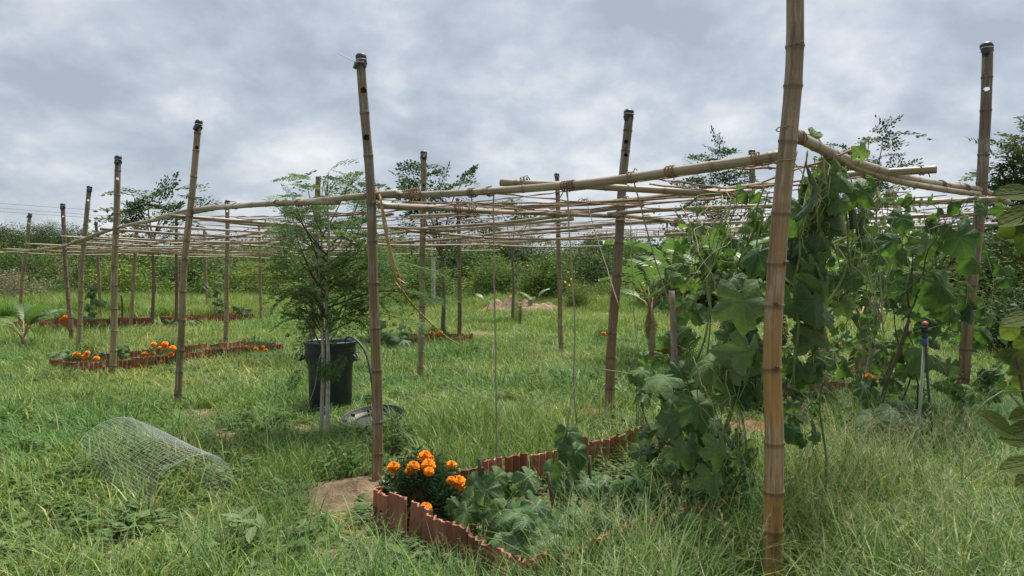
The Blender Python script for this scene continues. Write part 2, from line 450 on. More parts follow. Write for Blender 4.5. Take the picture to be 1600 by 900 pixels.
def ground_mat():
    t = NT('field_soil')
    p = t.pos()
    a = t.noise(p, .9, 5, .6); b = t.noise(p, 14, 5, .65)
    c = t.ramp(b, [(.3, (.06, .055, .026)), (.5, (.14, .115, .06)), (.7, (.25, .20, .11))])
    c = t.mix(t.ramp(a, [(.5, 0), (.72, 1)]), c, (.22, .165, .09))
    return t.bsdf(c, .95, .05, bump=b, bstr=.7, bdist=.03)
SOILG = ground_mat()
def soil(name, a, b, c):
    t = NT(name)
    p = t.pos(); n = t.noise(p, 11, 7, .68); m = t.noise(p, 50, 4, .6)
    cc = t.ramp(n, [(.3, a), (.5, b), (.72, c)])
    return t.bsdf(cc, .95, .08, bump=t.math('ADD', n, t.math('MULTIPLY', m, .4)), bstr=1.0, bdist=.06)
SANDY = soil('sandy_soil', (.14, .10, .064), (.21, .155, .10), (.29, .22, .15))
REDS = soil('red_soil', (.17, .075, .046), (.25, .115, .07), (.32, .165, .105))
BEDS = soil('bed_soil', (.075, .05, .032), (.14, .095, .06), (.24, .17, .105))
PILE = soil('spoil_sand', (.17, .125, .085), (.23, .175, .12), (.29, .23, .165))

# ------------------------------------------------------------------ terrain
def make_ground():
    xs = np.concatenate([np.linspace(-700, -60, 9), np.linspace(-50, -14, 13), np.linspace(-13, 13, 66), np.linspace(14, 50, 13), np.linspace(60, 700, 9)])
    ys = np.concatenate([np.linspace(-60, -4, 6), np.linspace(-2, 30, 80), np.linspace(32, 90, 20), np.linspace(110, 1300, 12)])
    vv, ff = [], []
    for y in ys:
        for x in xs: vv.append((x, y, gz(x, y)))
    nx = len(xs)
    for j in range(len(ys) - 1):
        for i in range(nx - 1):
            a = j * nx + i; ff.append((a, a + 1, a + nx + 1, a + nx))
    o = bpy.data.objects.new('ground', npmesh('ground', vv, ff, SOILG, smooth=True)); col.objects.link(o)
    tag(o, 'flat grassy garden field under the trellis', 'ground', kind='structure')
make_ground()

def mound(name, cx, cy, rx, ry, h, mat, label, cat, seed, kind='structure', n=56, rings=18, rot=0.0, lump=.8):
    r = random.Random(seed); ph = [r.uniform(0, 6.28) for _ in range(6)]
    mb = MB(); vv, ff = [(0, 0, h)], []
    for i in range(1, rings + 1):
        t = i / rings
        for k in range(n):
            a = 2 * math.pi * k / n
            rr = t * (1 + .16 * math.sin(2 * a + ph[0]) + .12 * math.sin(3 * a + ph[1]) + .07 * math.sin(7 * a + ph[2]))
            x, y = rr * rx * math.cos(a), rr * ry * math.sin(a)
            z = h * (.5 + .5 * math.cos(math.pi * t)) * (1 + lump * math.sin(9 * x / rx + ph[3]) * math.sin(8 * y / ry + ph[4])) + .3 * h * lump * r.uniform(-1, 1) * (1 - t)
            vv.append((x * math.cos(rot) - y * math.sin(rot), x * math.sin(rot) + y * math.cos(rot), z - (.04 if i == rings else 0)))
    for k in range(n): ff.append((0, 1 + k, 1 + (k + 1) % n))
    for i in range(rings - 1):
        for k in range(n):
            a = 1 + i * n; ff.append((a + k, a + n + k, a + n + (k + 1) % n, a + (k + 1) % n))
    mb.add([(p[0] + cx, p[1] + cy, p[2] + gz(cx, cy) + .012) for p in vv], ff)
    o = mb.build(name, mat)
    return tag(o, label, cat, kind=kind)
BARE = [(1.12, 2.95, .24, .62)]          # (x, y, rx, ry) areas without grass
def bare_mound(px, py, rx, ry, h, mat, label, seed, name='soil_mound'):
    p = onz(px, py, 0)
    BARE.append((p.x, p.y, rx * .82, ry * .82))
    return mound(name, p.x, p.y, rx, ry, h, mat, label, 'soil', seed)
bare_mound(552, 775, .44, .58, .05, SANDY, 'bare patch of sandy soil heaped around the post beside the near bed', 3)
bare_mound(330, 646, .5, .40, .03, SANDY, 'pale bare soil at the foot of the green stained post', 4)
bare_mound(925, 655, .62, .45, .05, REDS, 'red soil patch at the foot of the reddish inner post', 5)
bare_mound(1180, 672, .8, .5, .04, REDS, 'red soil showing behind the golden post at the end of the near bed', 6)
bare_mound(855, 690, .25, .2, .03, REDS, 'small red soil patch behind the near bed', 8)
p = onz(805, 489, 0)
mound('spoil_heap', p.x, p.y, 2.1, 1.5, .42, PILE, 'low heap of pale sandy soil across the lawn', 'soil heap', 9, kind='thing')
mound('spoil_heap', p.x + 1.4, p.y + .8, 1.8, 1.2, .26, PILE, 'lower right shoulder of soil beside the pale sandy heap', 'soil heap', 10, kind='thing')
BARE.append((p.x, p.y, 1.6, 1.2))

# ------------------------------------------------------------------ bamboo trellis
P1W = at(1208, 939, 3.5); U = Vector((-.66, .75, 0)); V = Vector((.75, .66, 0))
def uvp(u, v, z): return Vector((1.25, 3.5, 0)) + U * u + V * v + Vector((0, 0, z))
trellis = thing('bamboo_trellis', 'long open trellis of tall bamboo posts with lashed poles and coir ropes', 'trellis', (-1.0, 5.45, 0))

def catmull(pts, step):
    pts = [Vector(p) for p in pts]
    ext = [pts[0] * 2 - pts[1]] + pts + [pts[-1] * 2 - pts[-2]]
    out = []
    for i in range(1, len(ext) - 2):
        a, b, c, d = ext[i - 1:i + 3]
        n = max(1, int((c - b).length / step))
        for k in range(n):
            t = k / n
            out.append(.5 * ((2 * b) + (c - a) * t + (2 * a - 5 * b + 4 * c - d) * t * t + (3 * b - a - 3 * c + d) * t ** 3))
    out.append(pts[-1])
    return out
def bamboo(mb, ctrl, r0, r1, seed, node_gap=.3, sides=14, step=.012, holes=(), wob=.006, cap=True):
    """tapered culm along ctrl points with ridged nodes; holes = [(dist_from_end, direction, radius, through)]"""
    rr = random.Random(seed)
    base = catmull(ctrl, .05)
    cum = [0.0]
    for a, b in zip(base, base[1:]): cum.append(cum[-1] + (b - a).length)
    L = cum[-1]
    def pt(s):
        j = min(max(int(np.searchsorted(cum, s)) - 1, 0), len(base) - 2)
        return base[j].lerp(base[j + 1], (s - cum[j]) / max(cum[j + 1] - cum[j], 1e-6))
    nodes, s = [], rr.uniform(.05, node_gap)
    while s < L - .02:
        nodes.append(s); s += node_gap * rr.uniform(.66, 1.34)
    ss = set([0.0, L])
    for s in np.arange(0, L, node_gap / 3.0): ss.add(float(s))
    for nd in nodes:
        for d in (-.03, -.014, -.005, 0, .005, .014, .03):
            if 0 < nd + d < L: ss.add(nd + d)
    hc = []
    for (de, dr, hr, thru) in holes:
        sc = L - de
        hc.append((pt(sc), Vector(dr).normalized(), hr, thru))
        for s in np.arange(sc - hr * 1.3, sc + hr * 1.3, .006): ss.add(float(s))
    ss = sorted(ss)
    ss = [s for i, s in enumerate(ss) if i == 0 or s - ss[i - 1] > .0015]
    pts, rad, att = [], [], []
    ph = rr.uniform(0, 6.28)
    for s in ss:
        p = pt(s); t = s / L
        r = r0 + (r1 - r0) * t
        dn = min([abs(s - nd) for nd in nodes] or [1])
        bump = .095 * math.exp(-(dn / .006) ** 2) + .03 * math.exp(-(dn / .035) ** 2) - .02
        sd_ = min([s - nd for nd in nodes] or [1], key=abs)
        att.append(max(math.exp(-((sd_ + .010) / .008) ** 2) * .95, .25 * math.exp(-(dn / .03) ** 2)))
        zig = Vector((math.sin(s * 3.7 + ph), math.cos(s * 2.9 + ph * 2), .6 * math.sin(s * 3.1 + ph))) * wob
        pts.append(p + zig); rad.append(r * (1 + bump))
    drop = None
    if hc:
        def drop(c):
            for (p, d, hr, thru) in hc:
                q = c - p; al = q.dot(d); pr = q - d * al
                if pr.length < hr and (thru or al > 0): return True
            return False
    mb.tube(pts, rad, 28 if hc else sides, cap, att, drop)
    return [pt(nd) for nd in nodes]

VIEW = Vector((0, -1, 0))
def cap_film(parent, top, axis, r, seed, flap=True):
    rr = random.Random(seed); mb = MB(); n = 14
    h = rr.uniform(.07, .11); ax = Vector(axis).normalized()
    nx = ax.orthogonal().normalized(); ny = ax.cross(nx)
    prof = [(1.14, -h), (1.22, -h * .7), (1.10, -h * .5), (1.24, -h * .25), (1.18, .004), (.85, .018), (0.02, .02)]
    ph = rr.uniform(0, 6)
    vv, ff = [], []
    for i, (k, z) in enumerate(prof):
        for j in range(n):
            a = 2 * math.pi * j / n
            w = 1 + .07 * math.sin(3 * a + ph + i) + .05 * rr.uniform(-1, 1)
            zz = z + ((.03 * math.sin(2 * a + ph) + rr.uniform(-.012, .012)) if i == 0 else 0)
            vv.append(Vector(top) + (nx * math.cos(a) + ny * math.sin(a)) * r * k * w + ax * zz)
    for i in range(len(prof) - 1):
        for j in range(n): ff.append((i * n + j, i * n + (j + 1) % n, (i + 1) * n + (j + 1) % n, (i + 1) * n + j))
    mb.add(vv, ff)
    if flap:
        a = rr.uniform(-2.6, -.5); d = Vector((math.cos(a), math.sin(a), 0)); s = d.cross(ax)
        p = Vector(top) + d * r * 1.2 - ax * h * .6; q = [p + s * .025, p - s * .03, p - s * .022 + d * .02 - ax * .07, p + s * .012 + d * .025 - ax * .05]
        q2 = [x + d * .004 for x in q]
        mb.add(q + q2, [(0, 1, 2, 3), (7, 6, 5, 4), (0, 4, 5, 1), (1, 5, 6, 2), (2, 6, 7, 3), (3, 7, 4, 0)])
    c = mb.build('cap', BLACKP, parent)
    t = MB(); ring = [Vector(top) - ax * h * .38 + (nx * math.cos(a) + ny * math.sin(a)) * r * 1.22 for a in np.linspace(0, 2 * math.pi, 15)]
    t.tube(ring, .0035, 5, False); t.build('tie', TIE, parent)
    return c
# posts: (D, [(x,y) px bottom..top], diameter, material, hole spec (px y list, through), cap, label)
POSTS = [
 (3.5,  [(1207, 985), (1208, 700), (1206, 560), (1217, 400), (1229, 240), (1238, 110), (1241, 0), (1242, -70)], .094, B_GOLD, [], False, 'thick golden brown post with dark ringed nodes, nearest of all'),
 (5.45, [(590, 790), (589, 700), (586, 480), (578, 300), (570, 180), (564, 88)], .078, B_BROWN, [(142, False), (215, False)], True, 'grey brown post beside the marigold corner of the near bed'),
 (8.5,  [(278, 670), (281, 560), (288, 420), (300, 300), (311, 190)], .083, B_GREEN, [(231, False)], True, 'post with green and brown stained lower half'),
 (11.1, [(176, 612), (178, 480), (181, 360), (185, 245)], .100, B_TAN, [(279, True)], True, None),
 (14.9, [(122, 572), (127, 440), (132, 370), (140, 292)], .10, B_TAN, [(313, True)], True, None),
 (16.2, [(115, 560), (106, 460), (101, 390), (98, 319)], .10, B_RED, [(338, True)], True, None),
 (19.8, [(29, 540), (35, 440), (41, 390), (47, 334)], .10, B_TAN, [(349, True)], True, None),
 (6.6,  [(1495, 715), (1502, 620), (1520, 430), (1533, 300), (1541, 180), (1542, 70)], .103, B_BROWN, [(138, True)], True, 'dark brown post at the far corner of the vine covered end'),
 (8.0,  [(950, 665), (955, 560), (964, 420), (973, 290), (983, 174)], .108, B_RED, [(222, False), (243, False)], True, 'reddish brown inner post standing in red soil'),
 (10.7, [(657, 610), (659, 480), (661, 360), (662, 238)], .096, B_TAN, [(290, False)], True, None),
 (14.3, [(878, 570), (875, 480), (873, 380), (870, 272)], .10, B_TAN, [(302, False)], True, None),
 (16.2, [(718, 558), (718, 450), (717, 380), (715, 310)], .095, B_DARK, [], False, 'slim dark reddish post at the back'),
 (11.2, [(1172, 620), (1173, 450), (1175, 340), (1175, 236)], .10, B_BROWN, [], True, None),
 (13.0, [(486, 580), (489, 460), (493, 360), (498, 276)], .11, B_GREEN, [], False, 'leaf wrapped greenish post behind the moringa tree'),
 (14.85, [(352, 566), (354, 460), (355, 390), (355, 314)], .095, B_TAN, [(330, True)], True, None),
 (20.0, [(203, 535), (207, 460), (211, 400), (214, 344)], .10, B_TAN, [], True, None),
 (22.0, [(276, 520), (276, 440), (276, 390), (275, 334)], .10, B_DARK, [], False, None),
 (25.0, [(158, 516), (155, 440), (153, 400), (150, 347)], .11, B_BROWN, [], True, None),
 (24.0, [(408, 520), (407, 450), (406, 400), (405, 352)], .10, B_TAN, [], False, None),
 (28.0, [(325, 505), (322, 440), (320, 400), (319, 355)], .11, B_TAN, [], True, None),
]
for i, (D, px, dia, m, holes, cap, lab) in enumerate(POSTS):
    ctrl = [at(x, y, D) for x, y in px]
    top = ctrl[-1]
    L = sum((b - a).length for a, b in zip(ctrl, ctrl[1:]))
    hs = []
    for (hy, thru) in holes:
        de = (hy - px[-1][1]) * D / F
        d = (Vector((0, 0, CAM_H + .1)) - top) if thru else (Vector((0, 0, CAM_H)) - top) + Vector((D * rng.uniform(-.1, .45), 0, 0))
        d.z += (top.z - CAM_H) * (0.15 if thru else .9)
        hs.append((de, d, .021 if D > 10 else .022, thru))
    mb = MB()
    nds = bamboo(mb, ctrl, dia / 2, dia / 2 * .86, 40 + i, node_gap=.30 if i else .27, holes=hs, sides=18 if D < 7 else 12)
    sr = random.Random(700 + i)
    if D < 9:
        for b_ in nds:      # dark scars where side shoots were cut at the nodes
            if sr.random() < .45: continue
            a_ = sr.uniform(-2.5, -.6); d_ = Vector((math.cos(a_), math.sin(a_), 0)); s_ = Vector((-d_.y, d_.x, 0)); r_ = dia * .47
            for q in range(3):
                c_ = b_ + d_ * r_ + s_ * dia * sr.uniform(-.16, .16) + Vector((0, 0, sr.uniform(-.012, .016)))
                mb.tube([c_ - s_ * dia * .12, c_ + d_ * dia * .035, c_ + s_ * dia * .11], [dia * .03, dia * sr.uniform(.05, .085), dia * .03], 6, True, [1.2] * 3)
    o = mb.build('post', m, trellis)
    if lab: o['label'] = lab
    if cap: cap_film(o, top, ctrl[-1] - ctrl[-2], dia / 2 * .84, 90 + i, i != 8)
    if i == 1:
        t = MB(); q = top - Vector((0, 0, .05))
        t.tube([q + Vector((.03, -.04, 0)), q + Vector((-.04, -.045, .0)), q + Vector((-.155, -.05, .058))], .003, 5); t.build('wire_end', TIE, o)

def beam(ctrl, r0, r1, seed, m=None, name='beam', gap=.34, parent=trellis, sides=10):
    mb = MB(); bamboo(mb, ctrl, r0, r1, seed, gap, sides, wob=.004)
    o = mb.build(name, m or B_BEAM, parent)
    return o
def lashing(p, axis, r, seed, turns=3, parent=trellis, tails=1, rr_=.0042, mat=None):
    rr = random.Random(seed); ax = Vector(axis).normalized(); nx = ax.orthogonal().normalized(); ny = ax.cross(nx)
    mb = MB(); pts = []
    for k in range(turns * 9 + 1):
        a = 2 * math.pi * k / 9
        pts.append(Vector(p) + (nx * math.cos(a) + ny * math.sin(a)) * r * rr.uniform(1.0, 1.10) + ax * ((k / (turns * 9) - .5) * .022 * turns + rr.uniform(-.003, .003)))
    mb.tube(pts, rr_, 5)
    for k in range(tails):
        d = Vector((rr.uniform(-1, 1), rr.uniform(-1, 1), rr.uniform(-1.2, .5))).normalized()
        q = pts[-1]
        mb.tube([q, q + d * .03 + Vector((0, 0, .015)), q + d * rr.uniform(.05, .1) - Vector((0, 0, .02))], rr_ * .8, 5)
    return mb.build('lashing', mat or ROPE, parent)

def Z(x, y, D): return at(x, y, D)
# front edge row P1 - P7
f1 = [at(1226, 241, 3.56), at(1205, 245, 3.60), at(1050, 268, 3.95), at(900, 289, 4.4), at(740, 300, 4.95), at(600, 306, 5.55), at(540, 310, 5.95)]
beam(f1, .027, .022, 201)
f2 = [at(620, 302, 5.35), at(585, 305, 5.52), at(500, 313, 6.1), at(380, 322, 7.2), at(300, 328, 8.55), at(245, 340, 9.6)]
beam(f2, .026, .021, 202)
f2b = [at(527, 316, 5.9), at(470, 317, 6.3), at(400, 319, 6.95), at(300, 327, 8.6)]
beam(f2b, .025, .022, 203)
f3 = [at(330, 326, 8.1), at(255, 341, 9.4), at(180, 357, 11.2), at(130, 373, 13.0), at(95, 386, 15.5)]
beam(f3, .026, .022, 204)
f4 = [at(175, 358, 11.4), at(115, 380, 14.5), at(60, 390, 17.5), at(0, 395, 20.5), at(-60, 398, 23)]
beam(f4, .026, .022, 205)
# right end row P1 - P8
g1 = [at(1236, 209, 3.55), at(1262, 222, 3.72), at(1330, 251, 4.4), at(1400, 274, 5.15), at(1470, 288, 5.9), at(1535, 298, 6.62), at(1575, 316, 6.95)]
beam(g1, .030, .026, 206)
g2 = [at(1290, 240, 4.0), at(1340, 262, 4.55), at(1420, 287, 5.35), at(1480, 297, 5.95), at(1530, 303, 6.5)]
beam(g2, .027, .024, 207, B_BEAM2)
# loose poles lying across
h1 = [at(783, 285, 5.35), at(900, 290, 5.15), at(1000, 296, 5.05), at(1110, 301, 5.0), at(1175, 300, 4.95)]
beam(h1, .026, .023, 208, B_BEAM2)
h2 = [at(1260, 283, 5.2), at(1330, 273, 5.05), at(1400, 268, 4.95), at(1465, 264, 4.85)]
beam(h2, .024, .027, 209, B_BEAM2)
h3 = [at(740, 333, 7.6), at(840, 322, 7.0), at(960, 315, 6.45), at(1080, 303, 5.8), at(1200, 288, 5.25)]
beam(h3, .021, .024, 210)
# P2 - P9 and on
beam([at(592, 322, 5.6), at(700, 326, 6.4), at(800, 332, 7.15), at(966, 338, 8.1)], .026, .021, 211)
beam([at(960, 336, 7.9), at(1050, 346, 9.0), at(1130, 361, 10.6), at(1185, 364, 11.4)], .024, .02, 212)
# P8 - P9 and rows further back
beam([at(1560, 311, 6.3), at(1440, 316, 6.6), at(1290, 320, 6.9), at(1150, 323, 7.2), at(1040, 328, 7.6), at(950, 334, 8.0)], .026, .021, 213)
beam([at(1620, 329, 7.4), at(1440, 338, 8.0), at(1270, 344, 8.6), at(1150, 348, 9.0), at(1050, 352, 9.4)], .025, .02, 214)
beam([at(1640, 348, 8.9), at(1420, 355, 9.8), at(1270, 358, 10.4), at(1160, 362, 11.0), at(1040, 366, 12)], .025, .02, 215)
beam([at(640, 338, 8.6), at(690, 336, 8.4), at(780, 330, 8.0), at(560, 340, 9.0)][:3], .02, .02, 216)
beam([at(663, 363, 10.8), at(740, 357, 10.2), at(820, 349, 9.5), at(895, 342, 8.9)], .02, .022, 217)
beam([at(620, 379, 12.6), at(720, 372, 11.8), at(800, 362, 11.0), at(960, 350, 9.6), at(1060, 344, 9.0)], .019, .022, 218)
beam([at(560, 350, 9.6), at(420, 352, 9.9), at(300, 340, 9.0)], .019, .021, 219)
# generic rows over the deeper part of the trellis
k = 230
for v in (2.8, 6.7):
    for u in (3.2, 7.0, 10.4, 13.9, 17.5, 21.0):
        zz = 2.24 + .03 * math.sin(u * 3 + v); j = .25 * math.sin(u * 7 + v * 3)
        beam([uvp(u - .3, v + j, zz + .03), uvp(u + 2, v + j * .3, zz - .03), uvp(u + 4.2, v - j, zz + .02)], .023, .018, k); k += 1
for u in (7.1, 10.4, 13.6, 17.2, 20.6, 23.8):
    for v in (-.6, 2.6, 6.2) if u > 9 else (-.6, 2.6):
        zz = 2.19 + .03 * math.sin(u * 2 + v); j = .3 * math.sin(u * 5 + v * 2)
        beam([uvp(u + j, v, zz + .02), uvp(u, v + 1.9, zz - .03), uvp(u - j, v + 3.9, zz + .03)], .022, .017, k, B_BEAM if k % 3 else B_BEAM2); k += 1
for u, v, du, dv in ((4.8, .9, 3.6, .1), (8.6, 1.2, 3.8, -.1), (12.4, 1.0, 4, .15), (5.2, 4.6, 3.8, 0), (9.3, 4.8, 4, .1), (8.8, -.5, -.2, 3.8), (12.1, -.4, .2, 3.8), (15.5, 0, .1, 3.7), (19, .2, -.2, 3.6), (16, 1.2, 4, .1), (13.5, 4.6, 4, 0)):
    zz = 2.21 + .02 * math.sin(u * 5)
    beam([uvp(u, v, zz), uvp(u + du / 2, v + dv / 2, zz - .03), uvp(u + du, v + dv, zz + .02)], .018, .014, k); k += 1
# lashings at joints
for i, (x, y, D, ax, t) in enumerate([(577, 300, 5.5, (0, 0, 1), 3), (592, 305, 5.52, U, 3), (640, 303, 5.3, U, 4), (648, 301, 5.25, U, 3), (738, 301, 4.96, U, 3), (765, 299, 4.87, U, 2),
        (885, 291, 4.45, U, 3), (893, 290, 4.42, U, 3), (988, 277, 4.13, U, 2), (1049, 268, 3.95, U, 3), (1183, 248, 3.62, U, 2), (1250, 215, 3.6, V, 2), (1360, 262, 4.75, V, 3), (1471, 288, 5.9, V, 3), (1508, 293, 6.3, V, 4),
        (433, 318, 6.6, U, 2), (467, 317, 6.3, U, 3), (510, 312, 6.05, U, 2), (332, 325, 8.1, U, 3), (368, 322, 7.4, U, 2), (714, 327, 6.5, V, 5), (735, 328, 6.65, V, 4), (662, 325, 6.15, V, 3), (865, 335, 7.5, V, 3),
        (890, 335, 7.6, V, 4), (915, 316, 6.7, U, 3), (863, 322, 6.95, U, 3), (980, 312, 6.35, U, 2), (1055, 349, 9.2, V, 4), (1010, 340, 8.5, V, 3), (820, 284, 5.3, (1, 0, 0), 3), (1440, 266, 4.9, (1, 0, 0), 2),
        (1535, 303, 6.6, (0, 0, 1), 3), (973, 335, 8.0, (0, 0, 1), 4), (300, 328, 8.5, (0, 0, 1), 3), (181, 357, 11.1, (0, 0, 1), 3), (662, 340, 10.7, (0, 0, 1), 3)]):
    lashing(at(x, y, D), ax, .030 if ax != (0, 0, 1) else .045, 300 + i, t)
lashing(at(1229, 200, 3.5), (0, 0, 1), .047, 399, 1, mat=JUTE, rr_=.003, tails=0)
lashing(at(1227, 252, 3.5), (0, 0, 1), .049, 398, 1, mat=JUTE, rr_=.003, tails=0)

# coir ropes strung between the poles
def rope(a, b, sag, r, seed, parent=trellis, mat=None, name='rope', fuzz=.0):
    rr = random.Random(seed); n = max(8, int((b - a).length / .12)); pts = []
    for i in range(n + 1):
        t = i / n; p = a.lerp(b, t); p.z -= sag * 4 * t * (1 - t)
        pts.append(p + Vector((rr.uniform(-1, 1), rr.uniform(-1, 1), rr.uniform(-1, 1))) * fuzz)
    mb = MB(); mb.tube(pts, [r * (1 + .3 * ((i * 7) % 3 - 1)) for i in range(n + 1)], 5)
    return mb.build(name, mat or ROPE, parent)
s = 500
for i in range(17):
    u = .7 + i * 1.25 + rng.uniform(-.2, .2)
    rope(uvp(u, -.13 * u + .03 if u < 3 else -.35, (2.07 if u < 3 else 2.16) + rng.uniform(-.03, .03)), uvp(u + rng.uniform(-.6, .6), 6.8 if u < 18 else 3.5, 2.22 + rng.uniform(-.04, .04)), rng.uniform(.02, .08), .005, s, fuzz=.004); s += 1
for i in range(10):
    v = .62 + i * .64 + rng.uniform(-.15, .15)
    for u0, u1 in ((.3, 6.8), (6.8, 13.8), (13.8, 21)):
        rope(uvp(u0, v, 2.18 + rng.uniform(-.03, .03)), uvp(u1, v + rng.uniform(-.3, .3), 2.22 + rng.uniform(-.04, .04)), rng.uniform(.02, .07), .005, s, fuzz=.004); s += 1
# conspicuous near ropes (fibrous)
for (x0, y0, D0, x1, y1, D1, sg) in [(1062, 262, 4.0, 1330, 258, 4.6, .01), (1190, 285, 3.9, 1330, 235, 4.1, .0), (640, 316, 5.8, 1180, 302, 5.2, .03), (660, 340, 7.0, 1190, 304, 5.0, .02), (990, 275, 4.2, 1180, 300, 5.4, .0),
        (735, 320, 6.2, 1110, 310, 6.2, .03), (1170, 292, 3.8, 1390, 268, 5.0, .02), (1330, 322, 6.2, 1540, 306, 6.4, .04), (300, 345, 8.6, 700, 322, 6.0, .03), (330, 338, 8.2, 590, 330, 6.5, .02), (200, 380, 11, 590, 345, 7.5, .03)]:
    rope(at(x0, y0, D0), at(x1, y1, D1), sg, .006, s, fuzz=.006); s += 1

# ------------------------------------------------------------------ garden beds edged with upright tiles
def tile_mesh(seed):
    rr = random.Random(seed); mb = MB(); n = 13; W, H, T = .215, .36, .013
    fr, bk = [], []
    for z in (-H / 2, H / 2):
        for i in range(n):
            x = (i / (n - 1) - .5) * W
            y = .013 * math.cos(2 * math.pi * (i / (n - 1)) * 3) + .004 * math.sin(seed + i)
            zz = z + (rr.uniform(-.006, .006) if z > 0 else 0)
            fr.append((x, y - T / 2, zz)); bk.append((x, y + T / 2, zz + rr.uniform(-.002, .002)))
    vv = fr + bk; o = 2 * n; ff = []
    for i in range(n - 1):
        ff += [(i, i + 1, n + i + 1, n + i), (o + i + 1, o + i, o + n + i, o + n + i + 1), (n + i, n + i + 1, o + n + i + 1, o + n + i)]
    ff += [(0, n, o + n, o), (n - 1, o + n - 1, o + 2 * n - 1, 2 * n - 1)]
    mb.add(vv, ff)
    return mb.mesh('tile', TERR, smooth=False)
TILES = [tile_mesh(i) for i in range(5)]
def tile_row(bed, a, b, hgt, seed, out=1, skip=(), var=1.0):
    rr = random.Random(seed); a, b = Vector(a), Vector(b); d = b - a; L = d.length; n = max(1, round(L / .205)); ang = math.atan2(d.y, d.x)
    for i in range(n):
        if i in skip: continue
        p = a + d * ((i + .5) / n)
        h = hgt * (1 + var * rr.uniform(-.2, .14))
        child('tile', TILES[rr.randrange(5)], bed, (p.x, p.y, gz(p.x, p.y) + h - .18), (rr.gauss(0, .07), rr.gauss(0, .03), ang + rr.gauss(0, .07) + (math.pi if rr.random() < .5 else 0)), (L / n / .215 * rr.uniform(.93, .99), 1, 1))
def make_bed(label, corners, hgt, seed, zsoil, skips=({}, {}, {}, {}), soilmat=None, sides=(0, 1, 2, 3)):
    c = [Vector((x, y, 0)) for x, y in corners]
    bed = thing('garden_bed', label, 'garden bed', c[0])
    for k in sides: tile_row(bed, c[k], c[(k + 1) % 4], hgt, seed + k, skip=skips[k], var=.45)
    # soil surface
    mb = MB(); n = 14; m = 8; rr = random.Random(seed); vv, ff = [], []
    for j in range(m + 1):
        for i in range(n + 1):
            p = c[0].lerp(c[1], i / n).lerp(c[3].lerp(c[2], i / n), j / m)
            vv.append((p.x, p.y, zsoil + rr.uniform(-.025, .03)))
    for j in range(m):
        for i in range(n):
            a = j * (n + 1) + i; ff.append((a, a + 1, a + n + 2, a + n + 1))
    mb.add(vv, ff); mb.build('soil', soilmat or BEDS, bed)
    return bed
BEDPOLY = []
C0, C1 = Vector((-.84, 4.42)), Vector((.05, 3.36))
LV = Vector((.772, .636))
near_c = [(C0.x, C0.y), (C1.x, C1.y), tuple(C1 + LV * 2.7), tuple(C0 + LV * 2.9)]
near_bed = make_bed('nearest garden bed walled with upright ribbed terracotta tiles', near_c, .275, 60, .05)
BEDPOLY.append(near_c)
# mid left bed
a0, a1 = onz(118, 590, 0), onz(442, 556, 0); n_ = Vector((-(a1 - a0).y, (a1 - a0).x, 0)).normalized() * .85
bA = [(a0.x, a0.y), (a1.x, a1.y), (a1.x + n_.x, a1.y + n_.y), (a0.x + n_.x, a0.y + n_.y)]
make_bed('long tile edged bed with three clumps of orange marigolds behind the tan post', bA, .23, 70, .12); BEDPOLY.append(bA)
b0, b1 = onz(12, 522, 0), onz(238, 514, 0); b2, b3 = onz(268, 511, 0), onz(398, 506, 0)
for q, (p, r_, lab) in enumerate([(b0, b1, 'farthest bed of red tiles with a small banana plant at its end'), (b2, b3, 'short tile edged bed of leafy vines beyond the slim tan post')]):
    n_ = Vector((-(r_ - p).y, (r_ - p).x, 0)).normalized() * 1.4
    bb = [(p.x, p.y), (r_.x, r_.y), (r_.x + n_.x, r_.y + n_.y), (p.x + n_.x, p.y + n_.y)]
    make_bed(lab, bb, .28, 80 + q * 5, .16); BEDPOLY.append(bb)
cC = onz(708, 546, 0); bC = [(cC.x - 1.8, cC.y - .2), (cC.x + .02, cC.y), (cC.x + .35, cC.y + 1.2), (cC.x - 1.5, cC.y + 1.0)]
make_bed('overgrown bed with one tile end showing at the foot of the slim dark post', bC, .22, 95, .05); BEDPOLY.append(bC)
cE = onz(1262, 668, 0); bE = [(cE.x, cE.y), (cE.x + 1.5, cE.y + .35), (cE.x + 1.2, cE.y + 1.6), (cE.x - .3, cE.y + 1.3)]
make_bed('tile edged bed under the pumpkin leaves behind the sprinkler', bE, .22, 100, .06); BEDPOLY.append(bE)

